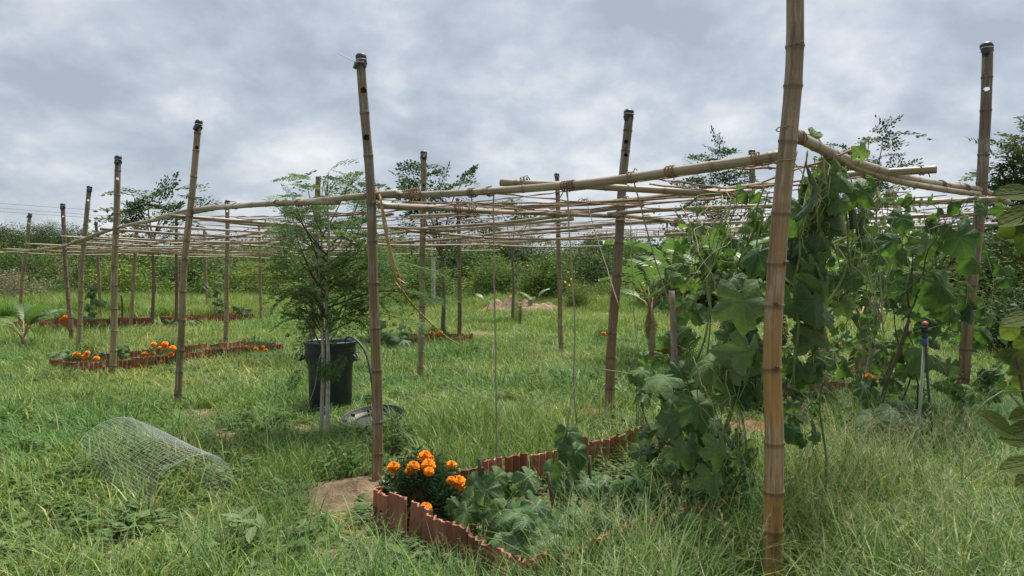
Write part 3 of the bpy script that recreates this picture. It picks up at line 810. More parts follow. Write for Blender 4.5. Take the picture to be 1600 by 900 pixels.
# ------------------------------------------------------------------ leaf builders
def leaf_rot(tip, nrm):
    y = Vector(tip).normalized(); z = Vector(nrm); z = z - y * z.dot(y)
    z = z.normalized() if z.length > 1e-4 else y.orthogonal().normalized()
    x = y.cross(z)
    return Matrix((x, y, z)).transposed().to_euler()
def lobed_leaf(name, mat, seed, kind='luffa', fold=.25, droop=.3, wave=.08, n=30):
    rr = random.Random(seed); vv, uv, ff = [(0, 0, 0)], [(0, .001)], []
    rings = (.45, .8, 1.0); ph = rr.uniform(0, 6.28)
    jit = [rr.uniform(-.05, .05) for _ in range(n)]
    for t in rings:
        for k in range(n):
            th = -math.pi + 2 * math.pi * (k + .5) / n; a = abs(th)
            if kind == 'luffa': r = .56 + .44 * abs(math.cos(2.5 * th)) ** .8 - .10 * (a / math.pi)
            elif kind == 'gourd': r = .80 + .12 * abs(math.cos(2.5 * th)) + .08 * math.cos(th)
            elif kind == 'heart': r = .72 + .30 * max(0, math.cos(th)) ** 2.2
            else: r = .9
            r *= 1 - .82 * math.exp(-((math.pi - a) / .20) ** 2)
            r *= 1 + jit[k] * (1.0 if t == 1.0 else .3) + (.045 * (1 if k % 2 else -1) if t == 1.0 and kind != 'heart' else 0)
            x, y = r * t * math.sin(th), r * t * math.cos(th)
            q = r * t
            z = -fold * abs(x) * (1 if y > -.2 else .7) - droop * q * q + wave * q * q * math.sin(3 * th + ph) + wave * .8 * t * math.sin(7 * th + ph * 2) * q
            z += .10 * (1 - t) * q
            vv.append((x * .5, y * .5, z * .5)); uv.append((x, y))
    for k in range(n): ff.append((0, 1 + (k + 1) % n, 1 + k))
    for i in range(len(rings) - 1):
        for k in range(n):
            a = 1 + i * n; ff.append((a + k, a + (k + 1) % n, a + n + (k + 1) % n, a + n + k))
    mb = MB(); mb.add(vv, [f[::-1] for f in ff] if False else ff, uv)
    me = mb.mesh(name, mat)
    return me
def lance_leaf(name, mat, width=.36, droop=.35, fold=.3, n=7):
    vv, uv, ff = [], [], []
    for i in range(n + 1):
        t = i / n; w = width * math.sin(math.pi * min(.98, t * .93 + .05)) ** .8 * .5
        z = -droop * t * t * .5
        for s_ in (-1, 0, 1):
            vv.append((s_ * w, t, z - (fold * w if s_ == 0 else 0) + .02 * math.sin(5 * t + s_))); uv.append((s_ * w * 2, t + .001))
    for i in range(n):
        for j in range(2): a = i * 3 + j; ff.append((a, a + 1, a + 4, a + 3))
    mb = MB(); mb.add(vv, ff, uv)
    return mb.mesh(name, mat)
LF_D = [lobed_leaf('leaf', LUFFA, i, 'luffa', (.2, .9, .45, .05, 1.3, .6)[i], (.2, .1, .55, .3, .25, .7)[i], (.10, .14, .2, .12, .1, .22)[i]) for i in range(6)]
LF_L = [lobed_leaf('leaf', LUFFA_L, 10 + i, 'luffa', (.2, .8, 1.2, .4)[i], (.3, .1, .4, .7)[i], (.1, .15, .1, .2)[i]) for i in range(4)]
LF_G = [lobed_leaf('leaf', GOURDL, 20 + i, 'gourd', (.2, .8, .4, 1.1)[i], (.25, .1, .6, .3)[i], (.12, .16, .2, .14)[i]) for i in range(4)]
LF_P = [lobed_leaf('leaf', PUMP, 30 + i, 'gourd', .15 + .25 * (i % 3), .35, .16) for i in range(4)]
LF_O = [lance_leaf('leaf', OLIVE, .62, .3, .35) for i in range(1)] + [lobed_leaf('leaf', OLIVE, 44, 'heart', .3, .3, .06)]
LF_W = [lance_leaf('leaf', DOCK, .34, .5, .3)]
FRUIT_UP = Vector((0, 0, 1))
def rdir(rr): 
    v = Vector((rr.gauss(0, 1), rr.gauss(0, 1), rr.gauss(0, 1)))
    return v.normalized()
def wig(a, b, n, amp, rr, sag=0.0):
    a, b = Vector(a), Vector(b); pts = []
    off = Vector((0, 0, 0))
    for i in range(n + 1):
        t = i / n
        if 0 < i < n: off = off * .7 + rdir(rr) * amp
        else: off = off * .3
        p = a.lerp(b, t) + off * math.sin(math.pi * t); p.z -= sag * 4 * t * (1 - t)
        pts.append(p)
    return pts
def stem(parent, pts, r0, r1, mat=None, name='stem', n=6):
    mb = MB(); q = catmull(pts, .05); m = len(q)
    mb.tube(q, [r0 + (r1 - r0) * i / max(1, m - 1) for i in range(m)], n)
    return mb.build(name, mat or STEM, parent)
def hang_leaf(parent, meshes, pos, size, rr, out=(0, -1, 0), up=.55, spread=.5, tipdown=.8):
    nrm = Vector(out) + Vector((0, 0, up)) + rdir(rr) * spread
    tip = Vector((rr.uniform(-.6, .6), rr.uniform(-.5, .2), -tipdown)) + rdir(rr) * .35
    return child('leaf', rr.choice(meshes), parent, pos, leaf_rot(tip, nrm), (size * rr.uniform(.7, 1.08), size * rr.uniform(.85, 1.1), size))
def tendril(parent, a, rr, L=.14, mat=None):
    pts = [Vector(a)]; d = rdir(rr); ax = rdir(rr)
    for i in range(9):
        pts.append(pts[-1] + d * L / 9); d = (Matrix.Rotation(.5 * i / 4, 3, ax) @ d)
    mb = MB(); mb.tube(pts, .0022, 4); mb.build('tendril', mat or STEM, parent)

def vine(name, label, base, strands, blobs, seed, stem_mat=None, extra=(), tend=12):
    """strands: world polylines; blobs: (centre, (rx,ry,rz), n, size range, meshes, out)"""
    rr = random.Random(seed)
    v = thing(name, label, 'vine', base)
    for pts in strands: stem(v, pts, .008, .004, stem_mat)
    for (c, rad, n, (s0, s1), meshes, out) in blobs:
        c = Vector(c)
        for i in range(int(n * 1.3)):
            d = rdir(rr); k = rr.uniform(.35, 1) ** .6
            p = c + Vector((d.x * rad[0], d.y * rad[1], d.z * rad[2])) * k
            if p.z < .08: p.z = rr.uniform(.08, .2)
            o2 = Vector(out) * .8 + Vector((d.x, d.y, d.z * .4)) * .7
            sz = rr.uniform(s0, s1) * (.55 if rr.random() < .35 else .9)
            hang_leaf(v, meshes, p, sz, rr, o2)
            if i % 3 == 0:   # petiole running back to the core
                q = c.lerp(p, .45) + Vector((0, 0, -.03)); mb = MB(); mb.tube([p, p.lerp(q, .5) + Vector((0, 0, .03)), q], .0032, 4); mb.build('petiole', STEM, v)
        for i in range(max(2, tend * n // 30)): tendril(v, c + Vector((rr.uniform(-1, 1) * rad[0], rr.uniform(-1, 1) * rad[1], rr.uniform(-1, 1) * rad[2])), rr)
    for (x, y, D, size, meshes, tip, nrm) in extra:
        child('leaf', rr.choice(meshes), v, at(x, y, D), leaf_rot(tip, nrm), size)
    return v
rv = random.Random(77)
# vine climbing left of the golden post
v1 = vine('luffa_vine', 'dense luffa vine of dark lobed leaves hanging from ground to pole beside the golden post', at(1100, 830, 4.35),
    [wig(at(1100, 840, 4.5), at(1180, 430, 4.0), 7, .05, rv), wig(at(1060, 820, 4.6), at(1110, 380, 4.9), 7, .05, rv), wig(at(1140, 830, 4.4), at(1200, 300, 3.9), 8, .05, rv),
     wig(at(1105, 800, 4.4), at(1150, 600, 4.2), 5, .05, rv), wig(at(1090, 560, 4.6), at(1135, 330, 4.7), 6, .05, rv), wig(at(1055, 330, 5.0), at(1170, 290, 4.2), 6, .05, rv), wig(at(1150, 420, 4.3), at(1195, 290, 3.8), 5, .05, rv)],
    [(at(1075, 690, 4.5), (.30, .28, .26), 34, (.14, .23), LF_D, (-.1, -1, 0)),
     (at(1125, 730, 4.4), (.24, .26, .30), 34, (.13, .22), LF_D, (0, -1, 0)),
     (at(1095, 620, 4.5), (.30, .25, .20), 16, (.15, .25), LF_D + LF_L, (0, -1, 0)),
     (at(1160, 560, 4.1), (.13, .16, .34), 20, (.15, .26), LF_D, (-.2, -1, 0)),
     (at(1175, 440, 4.1), (.12, .15, .30), 12, (.13, .22), LF_D, (-.2, -1, 0)),
     (at(1080, 440, 5.0), (.26, .3, .40), 17, (.14, .22), LF_L + LF_G, (0, -1, 0)),
     (at(1150, 330, 4.6), (.25, .3, .16), 12, (.11, .17), LF_L, (0, -.6, .4)),
     (at(1040, 740, 4.4), (.22, .25, .18), 14, (.12, .19), LF_D + LF_L, (0, -1, .2)),
     (at(1120, 800, 4.3), (.26, .2, .15), 14, (.10, .17), LF_D, (0, -1, .2)),
     (at(1110, 400, 5.2), (.35, .35, .32), 24, (.11, .18), LF_L + LF_G, (0, -.9, .4)), (at(1060, 560, 4.9), (.28, .3, .22), 12, (.12, .18), LF_L + LF_G, (0, -.9, .4))],
    101, extra=[(1160, 470, 3.85, .34, LF_D[:1], (.1, -.3, -1), (-.15, -1, .35)), (1170, 548, 3.88, .28, LF_D[1:2], (-.25, -.2, -1), (.3, -1, .2)),
                (1110, 565, 4.1, .30, LF_L, (-.75, -.4, -.65), (-.35, -.7, .8)), (1035, 590, 4.25, .27, LF_L[:1], (-1, -.3, -.25), (0, -.35, 1)), (1090, 632, 4.15, .30, LF_D[2:3], (.3, -.4, -.75), (0, -.8, .7)),
                (1125, 700, 4.05, .24, LF_L, (.1, -.2, -1), (.5, -.8, .3)), (1060, 650, 4.2, .25, LF_D, (-.2, -.4, -.9), (.1, -.9, .5)), (1045, 660, 4.2, .22, LF_D, (-.5, -.4, -.7), (-.3, -.9, .5)),
                (1075, 700, 4.1, .24, LF_D, (.1, -.3, -.9), (-.1, -1, .4)), (1185, 395, 3.75, .22, LF_D, (-.6, -.2, -.8), (-.3, -.8, .6)), (1115, 745, 4.05, .23, LF_D, (.2, -.3, -.9), (.2, -1, .4))])
# vine over the corner of the trellis with gourds
v2 = vine('luffa_vine', 'luffa vine over the corner poles with long green gourds hanging', at(1290, 800, 4.3),
    [wig(at(1290, 820, 4.4), at(1265, 500, 4.2), 7, .05, rv), wig(at(1265, 520, 4.2), at(1290, 240, 4.0), 7, .04, rv), wig(at(1240, 600, 4.1), at(1262, 240, 3.9), 7, .05, rv), wig(at(1250, 330, 4.0), at(1420, 300, 5.0), 8, .05, rv),
     wig(at(1290, 300, 4.1), at(1400, 360, 4.8), 8, .05, rv), wig(at(1280, 400, 4.2), at(1380, 300, 4.7), 7, .05, rv), wig(at(1315, 260, 4.2), at(1330, 420, 4.3), 6, .04, rv), wig(at(1270, 560, 4.2), at(1330, 330, 4.4), 6, .05, rv)],
    [(at(1262, 430, 4.15), (.10, .2, .42), 34, (.14, .25), LF_D, (.2, -1, 0)), (at(1275, 330, 4.2), (.14, .18, .18), 20, (.14, .22), LF_D, (.1, -1, .1)), (at(1310, 285, 4.2), (.20, .2, .12), 14, (.11, .17), LF_L, (.1, -.8, .4)),
     (at(1330, 430, 4.6), (.30, .3, .26), 13, (.12, .2), LF_G + LF_L, (0, -1, .2)), (at(1258, 560, 4.2), (.12, .2, .20), 14, (.13, .22), LF_D, (.2, -1, .1)), (at(1250, 660, 4.3), (.14, .2, .16), 9, (.12, .18), LF_D + LF_G, (.2, -1, .2)),
     (at(1320, 370, 4.7), (.35, .4, .28), 26, (.10, .18), LF_L + LF_G, (0, -.9, .3)), (at(1300, 520, 5.0), (.30, .4, .30), 16, (.11, .18), LF_G + LF_D, (0, -.9, .3))],
    102, extra=[(1268, 212, 3.85, .13, LF_L[:1], (.35, -.3, -.5), (-.5, -.6, .6)), (1300, 245, 4.05, .15, LF_L, (.3, -.5, -.6), (-.1, -.7, .7)), (1313, 275, 4.0, .22, LF_L, (.5, -.5, -.7), (0, -.8, .5)),
                (1350, 300, 4.1, .21, LF_L, (.6, -.1, -.9), (-.2, -1, .2)), (1345, 240, 4.3, .13, LF_L, (.3, -.2, .9), (0, -1, .2)), (1255, 330, 3.95, .26, LF_D, (-.1, -.2, -1), (.2, -1, .2)), (1272, 470, 3.95, .28, LF_D, (.1, -.1, -1), (.1, -1, .15))])
DRYV = plain('dry_vine', (.26, .25, .15), .3, .8, .1, 30)
def tangle(v, boxes, n, seed):
    rr = random.Random(seed)
    for i in range(n):
        x0, x1, y0, y1, D0, D1 = rr.choice(boxes)
        a = at(rr.uniform(x0, x1), y0 + rr.uniform(-8, 20), rr.uniform(D0, D1)); b = at(rr.uniform(x0, x1), rr.uniform((y0 + y1) / 2, y1), rr.uniform(D0, D1))
        stem(v, wig(a, b, 7, .05, rr), .0035, .0022, DRYV if rr.random() < .7 else STEM, 'tendril', 4)
tangle(v1, [(1050, 1200, 310, 500, 4.2, 5.0), (1090, 1190, 300, 420, 4.0, 4.6), (1080, 1180, 560, 760, 3.9, 4.2)], 26, 1)
tangle(v2, [(1265, 1400, 290, 520, 4.2, 5.2), (1240, 1300, 240, 420, 3.85, 4.1)], 24, 2)
def gourd(parent, px, D, r, mat, seed):
    c = catmull([at(x, y, D) for x, y in px], .02); m = len(c); mb = MB()
    prof = [r * (.22 + .78 * min(1, (i / m) * 3.2)) * (1 - .75 * max(0, (i / m - .86) / .14) ** 2) for i in range(m)]
    mb.tube(c, prof, 12); g = mb.build('gourd', mat, parent)
    for k in range(6):   # raised ridges
        a = 2 * math.pi * k / 6; rb = MB()
        rb.tube([p + Vector((math.cos(a), math.sin(a), 0)) * pr * .96 for p, pr in zip(c, prof)], r * .12, 4); rb.build('ridge', mat, g)
    st = MB(); st.tube([c[0] + Vector((.005, 0, .08)), c[0] + Vector((0, 0, .04)), c[0]], .004, 5); st.build('stalk', STEM, g)
gourd(v2, [(1260, 258), (1266, 275), (1272, 295), (1268, 318), (1254, 334), (1242, 344)], 3.9, .017, GOURD, 1)
gourd(v2, [(1306, 308), (1311, 330), (1315, 350), (1319, 368)], 4.1, .018, GOURDP, 2)
gourd(v2, [(1328, 318), (1332, 335), (1334, 358)], 4.3, .022, GOURD, 3)
gourd(v2, [(1350, 322), (1346, 340), (1345, 368)], 4.5, .022, GOURD, 4)
gourd(v2, [(1290, 290), (1292, 310), (1296, 330)], 4.3, .016, STEMD, 5)
# vine round the dark corner post
v3 = vine('gourd_vine', 'gourd vine with broad light green leaves around the dark corner post', at(1440, 690, 6.2),
    [wig(at(1395, 690, 6.2), at(1420, 480, 6.0), 6, .06, rv), wig(at(1420, 480, 6.0), at(1400, 320, 6.0), 6, .05, rv), wig(at(1440, 680, 6.1), at(1395, 440, 6.0), 7, .06, rv), wig(at(1410, 500, 5.9), at(1500, 360, 6.0), 6, .05, rv), wig(at(1395, 480, 5.9), at(1480, 340, 5.6), 7, .05, rv),
     wig(at(1430, 520, 5.9), at(1560, 470, 6.3), 7, .06, rv), wig(at(1370, 640, 6.2), at(1430, 470, 5.9), 6, .05, rv), wig(at(1500, 620, 6.3), at(1600, 540, 6.6), 6, .06, rv), wig(at(1450, 360, 5.8), at(1545, 330, 6.4), 6, .05, rv)],
    [(at(1465, 430, 6.1), (.42, .4, .50), 26, (.17, .28), LF_G, (-.1, -1, .2)), (at(1400, 400, 6.1), (.32, .4, .40), 15, (.14, .22), LF_G + LF_L, (-.1, -1, .2)), (at(1430, 600, 6.3), (.48, .4, .34), 26, (.17, .27), LF_G, (0, -.9, .5)),
     (at(1560, 560, 6.6), (.38, .5, .42), 20, (.16, .26), LF_G, (-.2, -.8, .6)), (at(1390, 320, 5.8), (.28, .4, .14), 9, (.13, .2), LF_G + LF_L, (0, -.5, .8)), (at(1490, 325, 6.0), (.40, .3, .10), 8, (.14, .22), LF_G, (0, -.5, .8)),
     (at(1350, 560, 6.6), (.40, .4, .35), 14, (.13, .2), LF_G + LF_L, (0, -.8, .5)), (at(1320, 640, 6.4), (.35, .3, .15), 12, (.14, .2), LF_G, (0, -.6, .8)),
     (at(1400, 500, 6.4), (.55, .4, .35), 26, (.12, .2), LF_G + LF_L, (0, -.9, .4)), (at(1530, 440, 6.9), (.45, .4, .45), 18, (.14, .22), LF_G, (-.1, -.9, .4)), (at(1480, 620, 6.7), (.5, .3, .2), 16, (.14, .22), LF_G + LF_L, (0, -.7, .7))],
    103, STEMD, extra=[(1500, 370, 5.7, .34, LF_G[:1], (.3, -.2, -.9), (-.3, -1, .2)), (1470, 445, 5.7, .34, LF_G[1:2], (.6, -.2, -.8), (-.2, -1, .4)), (1195 + 215, 340, 5.6, .22, LF_G, (-.3, -.3, -.8), (0, -1, .5)), (1450, 380, 5.7, .25, LF_G, (-.5, -.2, -.8), (0, -1, .3)), (1440, 545, 5.9, .28, LF_G, (.8, -.3, -.4), (0, -.6, .8)), (1400, 445, 5.8, .22, LF_G, (-.2, -.1, -1), (.2, -1, .2))])
tangle(v3, [(1380, 1560, 310, 560, 5.6, 6.4), (1330, 1420, 420, 640, 5.8, 6.4)], 26, 3)
# pumpkin plants in and round the near bed
def pumpkin(label, base, leaves, seed, stems=(), meshes=None):
    rr = random.Random(seed); t = thing('pumpkin_plant', label, 'pumpkin plant', base)
    for (x, y, D, s_, tip, nrm) in leaves:
        p = at(x, y, D); s_ = s_ * (1.18 if D < 5 else 1); child('leaf', rr.choice(meshes or LF_P), t, p, leaf_rot(tip, nrm), (s_ * rr.uniform(.8, 1.1), s_, s_))
        q = Vector(base).lerp(p, .55); q.z = max(.06, p.z - .16)
        mb = MB(); mb.tube(catmull([p, p.lerp(q, .5) + Vector((0, 0, .01)), q, Vector((q.x, q.y, .04))], .05), .0045, 5); mb.build('petiole', STEM, t)
    for pts in stems: stem(t, pts, .007, .005, STEM)
    return t
rp = random.Random(5)
def rand_leaves(cx, cy, D, sx, sy, n, s0, s1, seed, dd=.3):
    rr = random.Random(seed); out = []
    for i in range(n):
        out.append((cx + rr.gauss(0, sx), cy + rr.gauss(0, sy), D + rr.uniform(-dd, dd), rr.uniform(s0, s1), (rr.uniform(-1, 1), rr.uniform(-1, .1), rr.uniform(-.6, -.1)), (rr.uniform(-.3, .3), rr.uniform(-.7, -.2), 1)))
    return out
pumpkin('pumpkin plant with white veined leaves at the front of the near bed', at(820, 850, 3.75),
    [(805, 800, 3.72, .20, (-.6, -.5, -.5), (-.2, -.7, .8)), (838, 790, 3.8, .22, (.6, -.3, -.5), (.2, -.6, .9)), (800, 850, 3.55, .22, (-.5, -.6, -.5), (0, -.6, .9)), (855, 845, 3.6, .24, (.5, -.6, -.45), (.1, -.6, .9)), (820, 865, 3.5, .2, (-.2, -.7, -.5), (0, -.6, .9)), (870, 820, 3.7, .18, (.5, -.2, -.6), (.2, -.7, .7)), (780, 800, 3.85, .15, (-.7, -.2, -.5), (-.2, -.7, .7)), (835, 830, 3.65, .17, (.2, -.6, -.6), (0, -.7, .8))] + rand_leaves(850, 820, 3.8, 40, 20, 5, .1, .15, 2), 1)
pumpkin('drooping pumpkin plant beside the cut stick in the near bed', at(750, 800, 4.2),
    [(760, 765, 4.1, .19, (.2, -.3, -.8), (-.2, -.9, .5)), (735, 780, 4.15, .18, (-.5, -.4, -.7), (-.3, -.8, .6)), (775, 745, 4.2, .16, (.4, -.3, -.6), (.2, -.8, .6)), (745, 755, 4.3, .15, (-.3, -.1, -.8), (-.2, -1, .4)), (825, 745, 4.2, .17, (.5, -.3, -.6), (.2, -.7, .8)), (790, 752, 4.25, .15, (.1, -.4, -.7), (0, -.8, .7)), (728, 800, 4.05, .15, (-.2, -.5, -.6), (0, -.7, .8))] + rand_leaves(765, 785, 4.1, 35, 12, 6, .08, .13, 3), 2, meshes=LF_P + LF_G)
pumpkin('pumpkin seedling with upright leaves behind the dark stem', at(880, 790, 4.3),
    [(888, 675, 4.3, .17, (.2, -.4, -.6), (-.1, -.8, .7)), (900, 705, 4.25, .19, (.5, -.2, -.8), (.2, -.9, .4)), (862, 730, 4.3, .13, (-.3, -.2, -.8), (-.5, -.8, .3)), (888, 738, 4.2, .19, (.2, -.3, -.8), (.2, -.9, .4)), (915, 755, 4.2, .17, (.6, -.3, -.4), (.2, -.7, .8)), (880, 762, 4.15, .14, (.3, -.3, -.7), (0, -.8, .6)), (893, 800, 4.1, .14, (.1, -.3, -.9), (.1, -1, .3))], 3,
    stems=[[at(880, 800, 4.3), at(872, 760, 4.28), at(872, 710, 4.3), at(886, 668, 4.32), at(893, 620, 4.4), at(905, 580, 4.5)]], meshes=LF_G + LF_P)
pumpkin('bushy pumpkin plant spilling against the hanging luffa leaves', at(970, 790, 4.7),
    rand_leaves(965, 765, 4.5, 34, 14, 26, .09, .17, 4, .35), 4, meshes=LF_P + LF_L + LF_D)
pumpkin('white mottled pumpkin plant at the foot of the sprinkler', at(1390, 680, 6.0),
    [(1395, 640, 5.7, .32, (-.3, -.7, -.4), (0, -.5, 1)), (1430, 650, 5.7, .3, (.5, -.6, -.4), (.1, -.5, 1)), (1360, 650, 5.8, .25, (-.6, -.4, -.5), (-.1, -.6, 1)), (1350, 605, 6.0, .2, (.2, -.5, -.7), (-.1, -.9, .6))] + rand_leaves(1390, 655, 5.8, 40, 14, 10, .14, .24, 6), 5)
pumpkin('leafy squash plant by the small marigold and dark post', at(625, 540, 15), rand_leaves(622, 525, 15, 14, 8, 14, .22, .34, 7, .5), 6, meshes=LF_P + LF_G)
pumpkin('squash plant at the end of the short far bed', at(375, 500, 24), rand_leaves(374, 485, 24, 7, 5, 14, .3, .45, 8, .5), 7, meshes=LF_G)
pumpkin('vine seedling in the marigold bed beside the tan post', at(193, 560, 12.5), rand_leaves(192, 545, 12.3, 5, 8, 7, .14, .22, 9, .2), 8, meshes=LF_G)
pumpkin('low pumpkin plant trailing in the grass beside the marigold bed corner', at(95, 555, 13), rand_leaves(92, 556, 13, 13, 5, 12, .18, .28, 10, .6), 9, meshes=LF_P + LF_G)
pumpkin('climbing squash in the far bed between the tan posts', at(143, 512, 21), rand_leaves(143, 470, 21, 4, 22, 14, .25, .4, 11, .4), 10, meshes=LF_G,
    stems=[[at(143, 514, 21), at(141, 470, 21), at(145, 410, 21)]])
pumpkin('low squash leaves along the middle of the far bed', at(270, 506, 22), rand_leaves(262, 503, 22, 22, 3, 22, .18, .3, 12, .5), 11, meshes=LF_G)
pumpkin('climbing squash on strings over the short far bed', at(335, 500, 24), rand_leaves(338, 455, 24, 9, 22, 22, .2, .34, 13, .6), 12, meshes=LF_G,
    stems=[[at(335, 505, 24), at(340, 460, 24), at(337, 410, 24)]])
pumpkin('young vine trailing at the foot of the reddish inner post', at(1000, 600, 6.6), rand_leaves(1000, 592, 6.4, 8, 10, 6, .12, .2, 14, .2), 13, meshes=LF_G,
    stems=[[at(1010, 660, 6.4), at(1000, 620, 6.4), at(1000, 590, 6.4), at(930, 575, 6.5)]])

# dull olive shrub close to the camera at the right edge
ol = thing('olive_shrub', 'dull olive broad leaved shrub cut off at the edge of the picture', 'shrub', at(1660, 1000, 2.15))
stem(ol, [at(1665, 1010, 2.15), at(1640, 820, 2.15), at(1625, 700, 2.15), at(1600, 620, 2.12), at(1590, 560, 2.12)], .009, .004, STEMD)
stem(ol, [at(1640, 820, 2.15), at(1640, 600, 2.2), at(1625, 420, 2.2), at(1600, 300, 2.2)], .008, .004, STEMD)
stem(ol, [at(1600, 640, 2.12), at(1572, 608, 2.12)], .004, .003, STEM)
for i, (x, y, s_, tip, nrm, mi) in enumerate([(1608, 300, .14, (-1, 0, .05), (.2, -.8, .7), 0), (1612, 325, .15, (-1, -.1, -.3), (0, -.7, .8), 0), (1600, 345, .12, (-.9, 0, -.4), (.2, -1, .1), 0), (1588, 348, .14, (-.25, -.1, -1), (-.2, -1, .2), 1), (1604, 362, .15, (-.1, 0, -1), (.35, -1, .1), 1),
        (1612, 492, .13, (-1, 0, -.15), (.1, -.6, .9), 0), (1568, 512, .09, (-.2, 0, -1), (-.4, -1, .2), 1), (1592, 530, .10, (-.2, 0, -1), (.2, -1, .3), 1), (1612, 545, .13, (-.8, -.2, -.6), (-.1, -.9, .5), 0), (1600, 560, .12, (-.9, 0, .1), (.1, -.9, .6), 0),
        (1590, 590, .09, (-.5, 0, -.9), (.2, -1, .3), 1), (1610, 640, .10, (-1, 0, -.3), (0, -.8, .6), 0), (1618, 665, .12, (-1, 0, -.2), (0, -.8, .8), 0), (1596, 690, .10, (-1, -.1, .2), (.1, -.9, .7), 0), (1612, 722, .13, (-1, 0, -.1), (.1, -.6, .8), 0), (1620, 735, .12, (-1, -.2, -.4), (0, -.8, .8), 0), (1625, 420, .14, (-.6, 0, -.8), (0, -1, .3), 1), (1640, 480, .14, (-.5, 0, -.8), (.1, -1, .3), 1), (1650, 620, .14, (-.5, 0, -.8), (.1, -1, .3), 1)]):
    child('leaf', LF_O[mi], ol, at(x + 12, y, 2.12 + .02 * (i % 4)), leaf_rot(tip, nrm), s_ * .85)
child('leaf', LF_O[0], ol, at(1528, 645, 2.1), leaf_rot((.9, -.2, -.45), (0, -.8, .8)), .12)
stem(ol, [at(1605, 610, 2.12), at(1565, 612, 2.1), at(1540, 628, 2.1), at(1526, 646, 2.1)], .003, .0025, STEM)

# ------------------------------------------------------------------ bin, lid and hose
bb = onz(508, 650, 0); BIN = Vector((bb.x, bb.y + .25, 0)); BARE.append((BIN.x, BIN.y - .08, .34, .42))
binr = thing('round_bin', 'tall dark round plastic bin standing in the grass behind the white stems', 'bin', BIN)
m = MB(); m.lathe([(.0, .0), (.222, .0), (.232, .01), (.246, .50), (.248, .545), (.272, .575), (.276, .60), (.284, .76), (.292, .775), (.298, .79), (.296, .805), (.285, .808), (.278, .79), (.268, .60), (.24, .56), (.225, .04), (.0, .03)], 40, BIN)
m.build('body', BINM, binr)
for sx in (-1, 1):
    m = MB(); c = BIN + Vector((sx * .285, -.04, .60)); m.tube([c + Vector((0, -.07, .06)), c + Vector((sx * .03, -.07, 0)), c + Vector((sx * .03, .07, 0)), c + Vector((0, .07, .06))], .013, 8); m.build('handle', BINM, binr)
for i in range(2):
    m = MB(); m.lathe([(.2845 - .0 * i, .72 - i * .03), (.2895, .725 - i * .03), (.2845, .73 - i * .03)], 40, BIN); m.build('rim_band', BINM, binr)
LIDP = onz(576, 676, 0); LIDP.y += .2; LIDP.z = .085
lid = bpy.data.objects.new('bin_lid', None); lid.location = LIDP; lid.rotation_euler = (R(10), R(-5), 0); col.objects.link(lid)
tag(lid, 'round black bin lid lying upside down in the grass', 'lid'); BARE.append((LIDP.x, LIDP.y + .02, .27, .27))
def local_build(mb, name, mat, parent, smooth=True):
    o = bpy.data.objects.new(name, mb.mesh(name, mat, smooth)); o.parent = parent; col.objects.link(o); return o
m = MB(); m.lathe([(0, -.015), (.16, -.012), (.255, -.008), (.262, .002), (.300, .004), (.306, .045), (.316, .05), (.322, .04), (.316, -.02), (.27, -.03), (0, -.035)], 48); local_build(m, 'dish', LIDM, lid)
m = MB(); m.lathe([(.172, -.011), (.176, .012), (.184, .012), (.188, -.011)], 40); local_build(m, 'inner_ring', BINM, lid)
for k in range(10):
    a = 2 * math.pi * k / 10; m = MB(); m.box((math.cos(a) * .283, math.sin(a) * .283, .014), (.05, .012, .026), Matrix.Rotation(a, 3, 'Z')); local_build(m, 'rib', BINM, lid, False)
hose = MB(); hose.tube(catmull([BIN + Vector((.10, .02, .55)), BIN + Vector((.12, -.02, .74)), BIN + Vector((.24, -.10, .86)), BIN + Vector((.42, -.22, .74)), BIN + Vector((.52, -.32, .45)), BIN + Vector((.55, -.38, .15)), BIN + Vector((.50, -.42, .02))], .03), .012, 8)
tag(hose.build('garden_hose', HOSE), 'dark hose arching out of the round bin', 'hose')
hose = MB(); hose.tube(catmull([BIN + Vector((-.02, -.26, .74)), BIN + Vector((-.05, -.33, .60)), BIN + Vector((-.09, -.38, .30)), BIN + Vector((-.2, -.45, .06)), BIN + Vector((-.32, -.5, .02))], .03), .005, 6)
tag(hose.build('thin_cord', JUTE), 'thin pale cord trailing down the front of the round bin', 'cord')

# ------------------------------------------------------------------ wire mesh roll
RW = .245; E1, E2 = onz(303, 752, RW), onz(180, 688, RW)
E1.z = E2.z = RW * .86 - .02
axw = (E2 - E1).normalized(); nxw = Vector((0, 0, 1)); nyw = axw.cross(nxw).normalized(); Lw = (E2 - E1).length
roll = thing('wire_mesh_roll', 'open cylinder of fine galvanised wire mesh lying on the grass', 'wire mesh', ((E1.x + E2.x) / 2, (E1.y + E2.y) / 2, 0))
def ringpt(s_, a):
    rr_ = RW * (1 + .05 * math.sin(2 * a + .7) + .02 * math.sin(5 * a + s_ * 4)) * (1 + .05 * (s_ / Lw))
    return E1 + axw * s_ + (nxw * math.cos(a) * .86 + nyw * math.sin(a) * 1.06) * rr_
NL, NR = 58, 34
m = MB()
for k in range(NL):
    a = 2 * math.pi * k / NL; m.tube([ringpt(Lw * i / 8, a) for i in range(9)], .0009, 4, False)
o = m.build('lengthwise_wires', WIRE, roll); o['kind'] = 'stuff'
m = MB()
for j in range(NR + 1):
    s_ = Lw * j / NR; m.tube([ringpt(s_, 2 * math.pi * k / 32) for k in range(33)], .0007 if 0 < j < NR else .0015, 4, False)
o = m.build('hoop_wires', WIRE, roll); o['kind'] = 'stuff'
m = MB(); m.tube([ringpt(Lw * i / 8, 2.2) + Vector((0, -.004, 0)) for i in range(9)], .002, 4, False); m.build('seam_wire', WIRE, roll)

